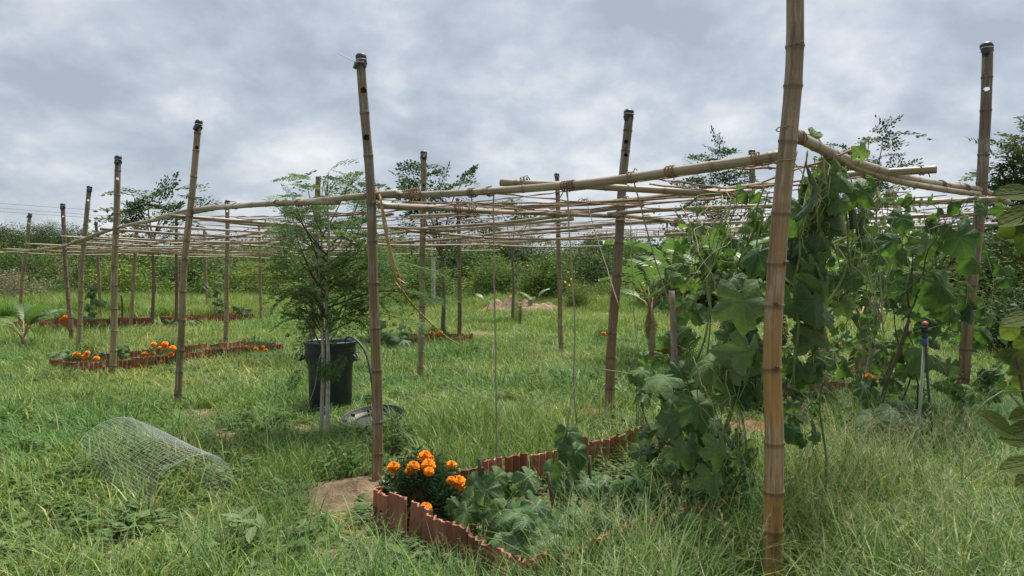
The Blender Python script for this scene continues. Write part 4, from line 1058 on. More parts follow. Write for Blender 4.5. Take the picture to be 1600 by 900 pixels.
# ------------------------------------------------------------------ strings and ropes hanging from the trellis
def hang(label, px, r, mat, name='hanging_string', cat='string', group=None, amp=.004):
    pts = catmull([at(x, y, D) for x, y, D in px], .08); rr = random.Random(len(label))
    mb = MB(); mb.tube([p + rdir(rr) * amp for p in pts], r, 5); return tag(mb.build(name, mat), label, cat, group)
hang('pale straight string hanging in front of the lawn between two posts', [(771, 298, 4.85), (772, 400, 4.86), (774, 550, 4.86), (776, 690, 4.86), (770, 760, 4.86)], .0055, JUTE)
hang('slack string hanging straight down beside the slim tan post', [(886, 290, 4.42), (892, 400, 4.45), (898, 500, 4.45), (896, 590, 4.45), (902, 660, 4.45)], .0045, JUTE)
hang('slanting string from the middle pole crossing the reddish post', [(917, 318, 6.7), (935, 380, 6.4), (955, 440, 6.1), (967, 480, 5.9)], .0045, JUTE)
hang('slanting string tied near the wide bend of the front pole', [(988, 276, 4.12), (1000, 320, 4.2), (1018, 385, 4.35), (1036, 445, 4.5), (1060, 520, 4.6)], .0045, JUTE)
hang('short thin string beside the slanting one at the front pole', [(985, 340, 5.2), (990, 480, 5.2), (998, 560, 5.2)], .003, JUTE)
hang('thin string hung with dry tendrils above the corner bed', [(1300, 300, 4.5), (1310, 400, 4.5), (1322, 470, 4.5)], .005, JUTE)
hang('string hung with dry tendrils left of the sprinkler', [(1365, 290, 5.2), (1375, 420, 5.2), (1380, 520, 5.2)], .005, JUTE)
hang('twisted orange rope hanging loose from the marigold post towards the far bed', [(594, 306, 5.4), (600, 350, 5.42), (610, 395, 5.45), (618, 432, 5.5), (640, 470, 6.5), (668, 500, 9), (700, 528, 13), (722, 541, 15.5)], .010, YROPE, 'loose_rope', 'rope')
hang('second orange strand looping down beside the loose rope', [(591, 304, 5.4), (604, 350, 5.40), (612, 392, 5.42), (625, 430, 5.44), (636, 445, 5.46), (622, 434, 5.47), (628, 455, 5.5), (618, 440, 5.5)], .006, YROPE, 'loose_rope', 'rope', amp=.008)

# ------------------------------------------------------------------ sprinkler, stakes
SPB = at(1428, 745, 5.2)
spr = thing('sprinkler_stake', 'garden sprinkler on a thin stake with blue collar and red tip', 'sprinkler', (SPB.x, SPB.y, 0))
m = MB(); m.tube([at(1428, 770, 5.2), at(1436, 660, 5.2), at(1444, 538, 5.2)], .010, 8); m.build('stake', PIPE, spr)
m = MB(); m.tube(catmull([at(1462, 740, 5.25), at(1458, 690, 5.22), at(1450, 600, 5.2), at(1447, 540, 5.18)], .05), .009, 8); m.build('feed_tube', HOSE, spr)
hp = at(1445, 540, 5.2)
m = MB(); m.lathe([(0, 0), (.017, 0), (.019, .01), (.019, .05), (.015, .055), (0, .056)], 14, hp); m.build('collar', BLUE, spr)
m = MB(); m.lathe([(.0, .056), (.02, .057), (.022, .07), (.014, .08), (.014, .095), (.026, .10), (.026, .112), (.015, .118), (.017, .145), (0, .146)], 14, hp); m.box(hp + Vector((.022, 0, .105)), (.05, .02, .03)); m.box(hp + Vector((-.012, -.01, .128)), (.05, .014, .02)); hd = m.build('head', BLACKP, spr)
m = MB(); m.lathe([(0, .146), (.018, .147), (.02, .16), (.012, .17), (0, .171)], 12, hp); m.build('tip', REDP, spr)
def stake(label, px, D, r, mat=STAKE, name='wooden_stake'):
    mb = MB(); c = catmull([at(x, y, D) for x, y in px], .06); rr = random.Random(len(label)); k = len(c)
    mb.tube([p + rdir(rr) * r * .15 for p in c], [r * (1.1 - .25 * i / k) * rr.uniform(.94, 1.06) for i in range(k)], 9)
    return tag(mb.build(name, mat), label, 'stake')
stake('grey wooden stake rising from the luffa leaves', [(1055, 700), (1054, 600), (1052, 520), (1050, 455)], 4.75, .022)
stake('short cut stick beside the drooping pumpkin leaves', [(754, 812), (751, 770), (749, 717)], 4.25, .012, STEMD)
stake('dark bent stick standing in the near bed', [(868, 850), (866, 800), (860, 765), (856, 738)], 3.85, .011, STEMD)
stake('thin dark stick near the back of the near bed', [(924, 775), (921, 740), (921, 712)], 4.4, .011, STEMD)
stake('leaning grey stake wrapped in vine behind the sprinkler', [(1355, 600), (1364, 540), (1370, 470), (1372, 440)], 7.2, .03)
stake('dark slanting stem crossing below the gourd vine', [(1375, 640), (1388, 590), (1408, 540), (1420, 500)], 5.9, .016, STEMD)
stake('thin dark stick standing in the far bed', [(191, 500), (191, 480), (190, 461)], 23, .03, STEMD)

# ------------------------------------------------------------------ marigolds
def flower_mesh(seed, mat=PETAL, layers=9):
    rr = random.Random(seed); vv, ff = [], []
    for L in range(layers):
        t = L / (layers - 1); n = int(22 - 14 * t); r = .5 * math.sqrt(1 - (.93 * t) ** 2) + .02; z0 = .05 + .40 * t; lift = -.10 + .22 * t
        for k in range(n):
            a = 2 * math.pi * (k + .5 * (L % 2)) / n + rr.uniform(-.15, .15); w = math.pi / n * 1.25; b = len(vv)
            q = r * rr.uniform(.88, 1.1)
            vv += [(.06 * math.cos(a), .06 * math.sin(a), z0 * .8), (q * .75 * math.cos(a - w), q * .75 * math.sin(a - w), z0 + lift * .25), (q * math.cos(a - w * .4), q * math.sin(a - w * .4), z0 + lift * .42 + rr.uniform(-.05, .04)),
                   (q * math.cos(a + w * .4), q * math.sin(a + w * .4), z0 + lift * .42 + rr.uniform(-.05, .04)), (q * .75 * math.cos(a + w), q * .75 * math.sin(a + w), z0 + lift * .25)]
            ff.append((b, b + 1, b + 2, b + 3, b + 4))
    mb = MB(); mb.add(vv, ff); return mb.mesh('flower', mat, False)
FL = [flower_mesh(i) for i in range(3)]
def feather_foliage(name, mat, R_, H, n, ls, seed, parent, base):
    """finely cut foliage: small pointed leaflets on arching stems"""
    rr = random.Random(seed); V_, F_ = [], []
    for i in range(n):
        d = rdir(rr); d.z = abs(d.z); k = rr.uniform(.35, 1) ** .5
        c = Vector((d.x * R_ * k, d.y * R_ * k, .03 + d.z * H * k)); ax = (Vector((d.x, d.y, d.z * .6 + .15)) + rdir(rr) * .5).normalized(); sd = ax.cross(rdir(rr)).normalized(); up = ax.cross(sd)
        for j in range(4):
            for s_ in (-1, 1):
                p = c + ax * ls * .6 * j; t = (ax * .6 + sd * s_ * .8).normalized(); w = up.cross(t) * ls * .13; b = len(V_)
                V_ += [p, p + t * ls * .5 + w, p + t * ls, p + t * ls * .5 - w]; F_.append((b, b + 1, b + 2, b + 3))
    me = npmesh(name, [tuple(v) for v in V_], F_, mat); o = bpy.data.objects.new(name, me); o.parent = parent; col.objects.link(o)
    return o
def marigold(label, base, R_, H, flowers, fs, seed, n=160, ls=.05):
    rr = random.Random(seed); t = thing('marigold_plant', label, 'marigold', base)
    feather_foliage('foliage', MARI, R_, H, n, ls, seed, t, base)
    for i, p in enumerate(flowers):
        p = Vector(p); out = Vector((p.x - base[0], p.y - base[1], 0)) * .8 + Vector((rr.uniform(-.3, .3), -.45, 1))
        f = child('flower', FL[i % 3], t, p, leaf_rot(Vector((1, .2, 0)), out), fs * (rr.uniform(.78, 1.12) if i % 4 != 3 else rr.uniform(.45, .7)))
        mb = MB(); q = Vector((base[0] + (p.x - base[0]) * .4, base[1] + (p.y - base[1]) * .4, base[2] + H * .4)); mb.tube(catmull([q, q.lerp(p, .6) + Vector((0, 0, .02)), p], .03), .003, 5); mb.build('flower_stem', STEM, t)
mb_ = at(658, 790, 4.5); mb_.z = .05
marigold('large orange marigold plant in the corner of the near bed', mb_, .19, .30,
    [at(665, 717, 4.48), at(646, 731, 4.38), at(669, 729, 4.36), at(670, 738, 4.3), at(642, 738, 4.42), at(615, 733, 4.5), at(705, 729, 4.6), at(705, 752, 4.4), at(716, 757, 4.45), at(665, 795, 4.22)], .09, 1, 430, .055)
def small_marigold(label, px, py, D, pts, H, R_, fs, seed, n=110):
    b = at(px, py, D); b.z = max(.02, b.z)
    marigold(label, b, R_, H, [at(x, y, D - .12) for x, y in pts], fs, seed, n, .06)
small_marigold('orange marigold at the left corner of the mid bed', 133, 577, 11.9, [(120, 555), (137, 552), (133, 558), (116, 567), (151, 561)], .24, .26, .10, 2)
small_marigold('orange marigold between the tan and green stained posts', 252, 569, 12.3, [(240, 539), (258, 538), (257, 543), (250, 544), (239, 553), (267, 555), (227, 554), (250, 565), (270, 545)], .28, .28, .10, 3)
small_marigold('orange marigold at the right end of the mid bed', 400, 560, 13.6, [(386, 543), (379, 552), (400, 546), (411, 543), (415, 548), (391, 560), (374, 560)], .28, .3, .10, 4)
small_marigold('orange marigold in the farthest bed', 98, 508, 20.5, [(96, 501), (103, 497), (99, 504), (90, 506)], .25, .22, .15, 5)
small_marigold('orange marigold beside the slim dark post', 682, 537, 15.5, [(675, 522), (672, 527), (688, 521), (667, 537), (690, 531)], .28, .25, .12, 6)
small_marigold('single orange marigold in the lawn behind the reddish post', 944, 536, 15.5, [(943, 522), (952, 521)], .2, .14, .12, 7, 40)
small_marigold('orange marigold behind the grey wooden stake', 1054, 560, 12.0, [(1043, 540), (1037, 544), (1041, 549), (1062, 541), (1033, 554), (1069, 550), (1044, 550)], .30, .26, .10, 8)
small_marigold('orange marigold in the grass behind the trailing strings', 1318, 560, 12.0, [(1314, 539), (1333, 544), (1311, 541)], .25, .24, .09, 9)
small_marigold('orange marigold among the pumpkin leaves near the sprinkler', 1368, 612, 7.2, [(1364, 593), (1374, 599), (1357, 589)], .16, .14, .065, 10, 50)

# ------------------------------------------------------------------ moringa fronds and feathery trees
def frond(name, mat, seed, pairs=6, leaf=5, ll=.075, droop=.35, dense=1.0):
    rr = random.Random(seed); V_, F_ = [], []
    def leaflet(p, d, n, L):
        w = n.cross(d).normalized() * L * .30; b = len(V_)
        V_.extend([p, p + d * L * .5 + w, p + d * L, p + d * L * .5 - w]); F_.append((b, b + 1, b + 2, b + 3))
    def strip(a, b_, w):
        b = len(V_); n = Vector((w, 0, 0)) if abs((b_ - a).x) < abs((b_ - a).y) else Vector((0, w, 0))
        V_.extend([a - n, a + n, b_ + n * .5, b_ - n * .5]); F_.append((b, b + 1, b + 2, b + 3))
    def rp(t): return Vector((.03 * math.sin(4 * t), t, -droop * t * t))
    N = Vector((0, 0, 1))
    for i in range(6): strip(rp(i / 6), rp((i + 1) / 6), .006)
    for i in range(pairs + 1):
        t = .22 + .78 * i / pairs; o_ = rp(t)
        for s_ in ((-1, 1) if i < pairs else (0,)):
            L = .40 * (1 - .55 * abs(t - .4)) * rr.uniform(.8, 1.1) * (1 if i < pairs else .55)
            d = (Vector((s_ * 1.0, .55, -.12 + rr.uniform(-.12, .12)))).normalized() if s_ else Vector((0, 1, -droop)).normalized()
            strip(o_, o_ + d * L, .004)
            for j in range(leaf + 1):
                q = o_ + d * L * (.2 + .8 * j / leaf); q.z -= .10 * (j / leaf) ** 2 * L
                side = d.cross(N).normalized()
                for k in ((-1, 1) if j < leaf else (0,)):
                    dd = (d * .5 + side * k + Vector((0, 0, rr.uniform(-.4, .25)))).normalized() if k else d
                    leaflet(q, dd, (N + rdir(rr) * .5).normalized(), ll * rr.uniform(.75, 1.15))
    return npmesh(name, [tuple(v) for v in V_], F_, mat)
FR = [frond('frond', MORINGA, i, ll=.088, droop=.25 + .15 * i) for i in range(4)]
FRL = [frond('frond', MORI_L, 10 + i, ll=.09, droop=.3) for i in range(2)]
mor = thing('moringa_tree', 'young moringa tree with two pale stems and feathery leaves beside the bin', 'tree', onz(509, 683, 0)); mor.location.z = 0
rm = random.Random(12)
stem(mor, [at(501, 700, 7.02), at(503, 640, 7.0), at(505, 560, 7.0), at(502, 490, 7.0), at(500, 440, 7.0), at(497, 370, 7.0)], .021, .010, BARK, 'trunk', 9)
stem(mor, [at(513, 700, 6.95), at(512, 640, 6.95), at(513, 560, 6.97), at(510, 480, 7.0), at(514, 400, 7.0), at(512, 330, 7.0), at(507, 290, 7.0)], .024, .008, BARK, 'trunk', 9)
BR = []
for q in range(34):
    t_ = (q + .5) / 34; y0 = 545 - 175 * t_; sd_ = 1 if q % 2 else -1; ln_ = (26 + 42 * math.sin(math.pi * (.15 + .75 * t_))) * rm.uniform(.6, 1.2) * (1.25 if sd_ > 0 else .9)
    x0 = 511 if q % 3 else 502; D_ = 7.0 + rm.uniform(-.55, .55)
    BR.append(((x0, y0, 7.0), (x0 + sd_ * ln_ * .5, y0 - rm.uniform(20, 45), (7 + D_) / 2), (x0 + sd_ * ln_, y0 - rm.uniform(45, 95), D_)))
BR += [((512, 330, 7.0), (511, 300, 6.95), (514, 268, 6.9)), ((513, 440, 7.0), (600, 410, 7.0), (690, 425, 7.0)), ((513, 480, 7.0), (600, 455, 6.9), (700, 470, 6.8)), ((513, 520, 7.0), (580, 490, 7.1), (640, 500, 7.2))]
for i, b in enumerate(BR):
    pts = [at(*q) for q in b]; stem(mor, pts, .009, .003, STEM if i % 2 else STEMD, 'branch', 5)
    c = catmull(pts, .07); n = len(c)
    for j, p in enumerate(c):
        if j < n * .3: continue
        for r_ in range(1 + (j % 4 == 0)):
            d = (pts[-1] - pts[0]).normalized() * .5 + rdir(rm) * .9; d.z = d.z * .6 + .05
            light = rm.random() < .25
            child('frond', rm.choice(FRL if light else FR), mor, p, leaf_rot(d, Vector((rm.uniform(-.4, .4), rm.uniform(-.6, .1), 1))), rm.uniform(.17, .32))
for (x, y) in ((495, 570), (520, 555), (530, 560), (485, 560), (545, 550), (478, 575)):
    d = rdir(rm); child('frond', FRL[0] if x > 510 else FR[0], mor, at(x, y, 6.85), leaf_rot((d.x, -.2, -.3), (0, -.6, 1)), .22)

def merge_fronds(items, src, name, mat):
    """items: list of (pos, rot euler, scale); one crown mesh"""
    vs_ = np.empty(len(src.vertices) * 3, dtype=np.float32); src.vertices.foreach_get('co', vs_); vs_ = vs_.reshape(-1, 3)
    fs_ = np.array([tuple(p.vertices) for p in src.polygons], dtype=np.int32)
    VV, FF = [], []
    for i, (p, r_, s_) in enumerate(items):
        M_ = np.array(r_.to_matrix(), dtype=np.float32) * s_
        VV.append(vs_ @ M_.T + np.array(p, dtype=np.float32)); FF.append(fs_ + i * len(vs_))
    return npmesh(name, np.concatenate(VV), np.concatenate(FF), mat)
FR_FAR = {k: frond('frond_far', m_, 5, 4, 3, .15, .4) for k, m_ in (('m', FTREE), ('d', BUSH_D), ('y', FTREE), ('g', BUSH_G))}
def feather_tree(label, D, base_px, branches, fs, per, seed, key='m', trunk=.06, tm=None, name='feathery_tree'):
    """branches: px polylines from trunk to tip"""
    rr = random.Random(seed); b = at(base_px[0], base_px[1], D); base = Vector((b.x, b.y, 0)); t = thing(name, label, 'tree', base)
    items = []
    for br in branches:
        pts = [at(x, y, D + rr.uniform(-.4, .4) * (i > 0)) for i, (x, y) in enumerate(br)]
        stem(t, pts, trunk * .45, trunk * .12, tm or BARKD, 'branch', 6)
        c = catmull(pts, .3)
        for j, p in enumerate(c):
            if j < len(c) * .35: continue
            for _ in range(per):
                d = (pts[-1] - pts[0]).normalized() * .5 + rdir(rr); d.z = d.z * .5 + .05
                items.append((p + rdir(rr) * fs * .25 - base, leaf_rot(d, Vector((rr.uniform(-.5, .5), rr.uniform(-.6, .2), 1))), fs * rr.uniform(.7, 1.2)))
    top = at(branches[0][0][0], branches[0][0][1], D)
    stem(t, [Vector((base.x, base.y, -.2)), base.lerp(top, .5) + Vector((.05, 0, 0)), top], trunk, trunk * .5, tm or BARKD, 'trunk', 8)
    me = merge_fronds(items, FR_FAR[key], 'crown', None) if False else merge_fronds(items, FR_FAR[key], 'crown', FR_FAR[key].materials[0])
    o = bpy.data.objects.new('crown', me); o.parent = t; col.objects.link(o)
    return t
feather_tree('thin feathery tree rising behind the left posts', 21, (236, 460), [[(238, 380), (225, 340), (205, 300)], [(238, 375), (215, 345), (195, 340)], [(238, 370), (232, 330), (238, 308)], [(240, 370), (255, 330), (272, 303)], [(240, 370), (265, 340), (290, 320)], [(238, 380), (250, 350), (260, 340)], [(236, 385), (212, 372), (196, 362)]], .8, 3, 21)
feather_tree('feathery tree behind the leafy post and capped tan post', 17, (690, 470), [[(690, 400), (670, 330), (645, 275)], [(690, 390), (680, 320), (690, 285)], [(690, 390), (705, 320), (722, 285)], [(690, 390), (660, 340), (640, 320)], [(690, 390), (720, 340), (745, 325)], [(690, 400), (670, 370), (650, 360)], [(690, 400), (715, 370), (740, 360)]], .62, 4, 22)
feather_tree('sparse feathery top above the leafy greenish post', 13, (500, 470), [[(500, 330), (505, 290), (512, 270)], [(500, 330), (520, 290), (535, 280)], [(500, 340), (530, 310), (552, 300)], [(500, 345), (500, 300), (496, 280)]], .5, 2, 23, 'y', .03, STEM)
feather_tree('drooping feathery tree in the gap between the back posts', 24, (800, 450), [[(800, 400), (790, 345), (770, 320)], [(800, 400), (805, 345), (815, 318)], [(800, 400), (825, 350), (850, 340)], [(800, 400), (775, 370), (760, 375)], [(800, 405), (830, 380), (850, 378)]], .85, 1, 24, 'd')
feather_tree('airy dark tree behind the front pole and capped far post', 26, (1120, 470), [[(1130, 380), (1115, 300), (1105, 248)], [(1130, 370), (1140, 290), (1135, 246)], [(1130, 370), (1160, 300), (1165, 255)], [(1130, 380), (1100, 310), (1082, 290)], [(1130, 380), (1165, 330), (1180, 300)], [(1130, 390), (1110, 350), (1095, 330)]], .8, 3, 25, 'y')
feather_tree('slender tree with tufted top above the corner poles', 16, (1350, 480), [[(1352, 400), (1352, 290), (1358, 215)], [(1352, 360), (1340, 260), (1330, 235)], [(1352, 360), (1370, 270), (1380, 220)], [(1352, 340), (1380, 270), (1395, 245)], [(1352, 380), (1335, 300), (1320, 250)]], .6, 3, 26, 'y')
feather_tree('tall dense tree cut off at the right edge behind the dark post', 18, (1640, 520), [[(1640, 400), (1610, 290), (1585, 220)], [(1640, 390), (1600, 320), (1560, 265)], [(1640, 390), (1620, 260), (1605, 195)], [(1640, 390), (1660, 250), (1650, 180)], [(1640, 400), (1590, 350), (1550, 330)], [(1640, 400), (1600, 380), (1570, 370)], [(1640, 400), (1690, 280), (1700, 200)], [(1640, 400), (1610, 340), (1590, 300)], [(1640, 400), (1600, 300), (1575, 250)], [(1640, 390), (1625, 300), (1600, 240)], [(1640, 400), (1605, 400), (1580, 410)]], .75, 3, 27, 'd', .16, STEMD)
feather_tree('wispy dry topped tree among the far left bushes', 30, (240, 450), [[(240, 410), (225, 385), (215, 370)], [(240, 410), (255, 385), (262, 372)], [(240, 410), (240, 385), (240, 368)]], .9, 1, 28, 'g')

# ------------------------------------------------------------------ bushes and trees with leaf masses
def leaf_mass(name, mat, n_cl, per, size, leaf, seed, flat=1.0, core=True):
    """crown about 1 m radius: leaf cards gathered in clumps through an uneven volume"""
    g = np.random.default_rng(seed); C = g.normal(size=(n_cl, 3)); C /= np.linalg.norm(C, axis=1)[:, None]; C *= (g.uniform(.25, 1, (n_cl, 1)) ** .6)
    C[:, 2] *= flat
    P = (C[:, None, :] + g.normal(size=(n_cl, per, 3)) * size * g.uniform(.6, 1.3, (n_cl, 1, 1))).reshape(-1, 3)
    n = len(P); A = g.normal(size=(n, 3)); A[:, 2] *= .6; A /= np.linalg.norm(A, axis=1)[:, None]
    B = g.normal(size=(n, 3)); B = np.cross(A, B); B /= np.linalg.norm(B, axis=1)[:, None]
    L = leaf * g.uniform(.6, 1.3, (n, 1))
    v = np.stack([P - A * L * .5, P + B * L * .28, P + A * L * .5, P - B * L * .28], 1).reshape(-1, 3)
    return npmesh(name, v, np.arange(n * 4).reshape(-1, 4), mat)
LMASS = {'d': leaf_mass('crown', BUSH_D, 60, 46, .20, .105, 1), 'm': leaf_mass('crown', BUSH_M, 60, 46, .19, .10, 2), 'y': leaf_mass('crown', BUSH_Y, 50, 44, .20, .10, 3),
         'g': leaf_mass('crown', BUSH_G, 46, 40, .22, .085, 4), 'T': leaf_mass('crown', BUSH_D, 130, 60, .13, .05, 7), 'd2': leaf_mass('crown', BUSH_D, 80, 40, .17, .085, 5), 'm2': leaf_mass('crown', BUSH_M, 80, 40, .16, .085, 6)}
def big_tree(label, px, D, cy, rw, rh, key, seed, lobes=4, name='tree', trunk=.12):
    rr = random.Random(seed); b = at(px, 440, D); base = Vector((b.x, b.y, 0)); t = thing(name, label, 'tree', base); c = at(px, cy, D)
    for i in range(lobes):
        p = c + Vector((rr.uniform(-.5, .5) * rw, rr.uniform(-.4, .4) * rw, rr.uniform(-.35, .3) * rh)); s_ = rr.uniform(.55, .8)
        o = child('crown', LMASS[key if i % 3 else (key + '2' if key + '2' in LMASS else key)], t, p, (0, 0, rr.uniform(0, 6)), (rw * s_, rw * s_, rh * s_))
        mb = MB(); mb.tube([base.lerp(c, .35), base.lerp(p, .7), p], [trunk * .5, trunk * .35, trunk * .15], 6); mb.build('limb', STEMD, t)
    mb = MB(); mb.tube([base + Vector((0, 0, -.2)), base.lerp(c, .4) + Vector((.05, 0, 0)), c], [trunk, trunk * .75, trunk * .4], 8); mb.build('trunk', STEMD, t)
    return t
big_tree('round dark tree above the far left bushes', 108, 70, 378, 3.0, 2.7, 'T', 31)
big_tree('broad dark tree mass at the far left edge', 30, 75, 380, 4.6, 2.7, 'T', 32, 7)
big_tree('dark tree crown behind the reddish post', 935, 60, 388, 2.5, 1.9, 'T', 33)
big_tree('dark tree crown right of the reddish post over the bushes', 990, 62, 392, 2.4, 1.9, 'T', 34)
big_tree('spreading tree behind the concrete post', 600, 55, 400, 2.6, 1.8, 'm', 35)
big_tree('olive tree with drooping crown behind the far soil heap', 790, 52, 398, 1.8, 1.7, 'T', 36)
def bush(label, px, py, D, rw, rh, key, seed, flowers=0, fm=None, name='bush', lobes=3):
    rr = random.Random(seed); b = onz(px, py, 0) if D is None else at(px, py, D); base = Vector((b.x, b.y, 0)); t = thing(name, label, 'bush', base)
    for i in range(lobes):
        p = base + Vector((rr.uniform(-.4, .4) * rw, rr.uniform(-.3, .3) * rw, rh * rr.uniform(.45, .6)))
        child('crown', LMASS[key if i % 2 else (key + '2' if key + '2' in LMASS else key)], t, p, (0, 0, rr.uniform(0, 6)), (rw * .7, rw * .7, rh * .58))
    for i in range(flowers):
        a, e_ = rr.uniform(3.4, 6.0), rr.uniform(0, 1.3)
        child('flower', FLY if fm is None else fm, t, base + Vector((rw * .85 * math.cos(a) * math.cos(e_), rw * .85 * math.sin(a) * math.cos(e_), rh * (.5 + .55 * math.sin(e_)))), (rr.uniform(0, 1), 0, 0), .09)
    mb = MB(); mb.tube([base + Vector((0, 0, -.1)), base + Vector((.03, 0, rh * .6))], .04, 6); mb.build('stem', STEMD, t)
    return t
FLY, FLR = flower_mesh(8, YPETAL, 3), flower_mesh(9, RPETAL, 3)
bush('large green bush with yellow flowers behind the slim tan post', 850, 470, 34, 1.9, 2.1, 'm', 41, 6)
bush('green bush beside the flowering one with pale leaves', 900, 472, 31, .7, 1.1, 'y', 42)
bush('round green bush left of the large flowering bush', 790, 466, 37, 1.6, 2.0, 'm', 43)
bush('pale dry scrub bush at the far left edge', 22, 470, 34, 2.0, 1.5, 'g', 44)
bush('yellow green bush below the left poles', 205, 462, 36, 2.0, 2.0, 'y', 45, 3)
bush('yellow green bush right of the slim tan post in the far field', 385, 462, 38, 1.7, 1.8, 'y', 46)
bush('small bright bush in front of the far left thicket', 225, 468, 33, 1.1, .7, 'y', 47)
bush('mid green bush behind the capped tan post', 650, 466, 36, 2.0, 1.7, 'm', 48)
bush('bush with red blossom behind the second back post', 735, 462, 42, 1.7, 1.9, 'm', 49, 5, FLR)
bush('dark bush below the tall tree at the right edge', 1575, 500, 13.5, 1.1, 1.25, 'd', 50)
bush('thin wispy shrub in the lawn before the soil heap', 812, 500, 22, .22, 1.05, 'y', 51, lobes=1)
# far scrub that reads as one mass
def instancer(name, meshes, pts, rots, scls, idx, label, cat, kind='stuff'):
    c = bpy.data.collections.new(name + '_kinds')
    for i, me in enumerate(meshes):
        o = bpy.data.objects.new('%s_kind_%02d' % (name, i), me); c.objects.link(o)
    me = bpy.data.meshes.new(name); me.vertices.add(len(pts)); me.vertices.foreach_set('co', np.asarray(pts, dtype=np.float32).ravel())
    for nm, ty, arr, key in (('rot', 'FLOAT_VECTOR', rots, 'vector'), ('scl', 'FLOAT_VECTOR', scls, 'vector'), ('idx', 'INT', idx, 'value')):
        a = me.attributes.new(nm, ty, 'POINT'); a.data.foreach_set(key, np.asarray(arr, dtype=np.int32 if ty == 'INT' else np.float32).ravel())
    o = bpy.data.objects.new(name, me); col.objects.link(o); tag(o, label, cat, kind=kind)
    ng = bpy.data.node_groups.new(name, 'GeometryNodeTree')
    ng.interface.new_socket('Geometry', in_out='INPUT', socket_type='NodeSocketGeometry'); ng.interface.new_socket('Geometry', in_out='OUTPUT', socket_type='NodeSocketGeometry')
    N_, L_ = ng.nodes, ng.links
    gi, go = N_.new('NodeGroupInput'), N_.new('NodeGroupOutput'); ci = N_.new('GeometryNodeCollectionInfo'); ci.inputs['Collection'].default_value = c
    ci.inputs['Separate Children'].default_value = True; ci.inputs['Reset Children'].default_value = True
    ip = N_.new('GeometryNodeInstanceOnPoints'); ip.inputs['Pick Instance'].default_value = True
    def na(nm, ty):
        x = N_.new('GeometryNodeInputNamedAttribute'); x.data_type = ty; x.inputs['Name'].default_value = nm; return x.outputs['Attribute']
    L_.new(gi.outputs[0], ip.inputs['Points']); L_.new(ci.outputs[0], ip.inputs['Instance'])
    L_.new(na('idx', 'INT'), ip.inputs['Instance Index']); L_.new(na('rot', 'FLOAT_VECTOR'), ip.inputs['Rotation']); L_.new(na('scl', 'FLOAT_VECTOR'), ip.inputs['Scale'])
    L_.new(ip.outputs[0], go.inputs[0])
    md = o.modifiers.new('scatter', 'NODES'); md.node_group = ng
    return o
g = np.random.default_rng(99)
def scrub(name, label, n, x0, x1, D0, D1, h0, h1, w0, w1, probs, keys):
    pts, rots, scl, idx = [], [], [], []
    for i in range(n):
        D = g.uniform(D0, D1); x = g.uniform(x0, x1); X = (x - 800) / F * D; h = g.uniform(h0, h1); w = g.uniform(w0, w1)
        pts.append((X, D, h * .42)); rots.append((0, 0, g.uniform(0, 6.28))); scl.append((w, w, h * .6)); idx.append(int(g.choice(len(keys), p=probs)))
    return instancer(name, [LMASS[k_] for k_ in keys], pts, rots, scl, idx, label, 'scrub')
scrub('thicket', 'dense far thicket of mixed green scrub behind the left half of the field', 150, -250, 560, 40, 62, 1.8, 3.6, 1.3, 2.4, [.22, .2, .25, .23, .1], ['d', 'm', 'm2', 'y', 'g'])
scrub('thicket', 'dense far thicket of mixed scrub behind the middle of the field', 120, 520, 1120, 40, 62, 1.9, 3.7, 1.3, 2.4, [.28, .27, .25, .1, .1], ['d', 'm', 'm2', 'y', 'g'])
scrub('thicket', 'far thicket of dark scrub behind the vine covered end', 150, 1050, 1900, 30, 60, 2.2, 4.2, 1.4, 2.6, [.4, .25, .2, .1, .05], ['d', 'm', 'm2', 'y', 'g'])
scrub('undergrowth', 'low weedy undergrowth at the edge of the far thicket', 150, -250, 1850, 36, 42, .6, 1.5, .8, 1.6, [.05, .25, .25, .35, .1], ['d', 'm', 'm2', 'y', 'g'])
scrub('treeline', 'distant dark treeline beyond the thicket', 90, -500, 2100, 95, 140, 5.0, 7.5, 3.5, 6.5, [.7, .3], ['T', 'm2'])

# ------------------------------------------------------------------ banana plants
def banana_leaf(seed, split=.5, W=.42):
    rr = random.Random(seed); vv, uv, ff = [], [], []; n = 22; droop = rr.uniform(.3, .7)
    for s_ in (-1, 1):
        for i in range(n):
            t0, t1 = i / n, (i + 1) / n
            gap = rr.random() < split; sag = rr.uniform(0, .5) if gap else rr.uniform(0, .12)
            b = len(vv)
            for j, t in enumerate((t0 + .001, t1 - (.012 if gap else .0))):
                w = W * .5 * (math.sin(math.pi * (.06 + .9 * t)) ** .55); z = .10 * t - droop * t * t
                y = .9 * t - .12 * t * t
                vv += [(0, y, z), (s_ * w * .55, y + .04 * 1, z + .09 * W - sag * w * .35), (s_ * w, y + .07, z - sag * w + .01)]
                uv += [(0, t), (s_ * .5, t), (s_ * 1.0, t)]
            q = [(b, b + 1, b + 4, b + 3), (b + 1, b + 2, b + 5, b + 4)]
            ff += q if s_ > 0 else [f_[::-1] for f_ in q]
    mb = MB(); mb.add(vv, ff, uv)
    m_ = len(vv); rib = MB(); return mb, droop
BL = []
for i in range(4):
    mb, dr = banana_leaf(i, .04 + .07 * i); BL.append(mb.mesh('leaf', BANANA))
mbd, _ = banana_leaf(9, .8); BLD = mbd.mesh('dry_leaf', BAN_DRY)
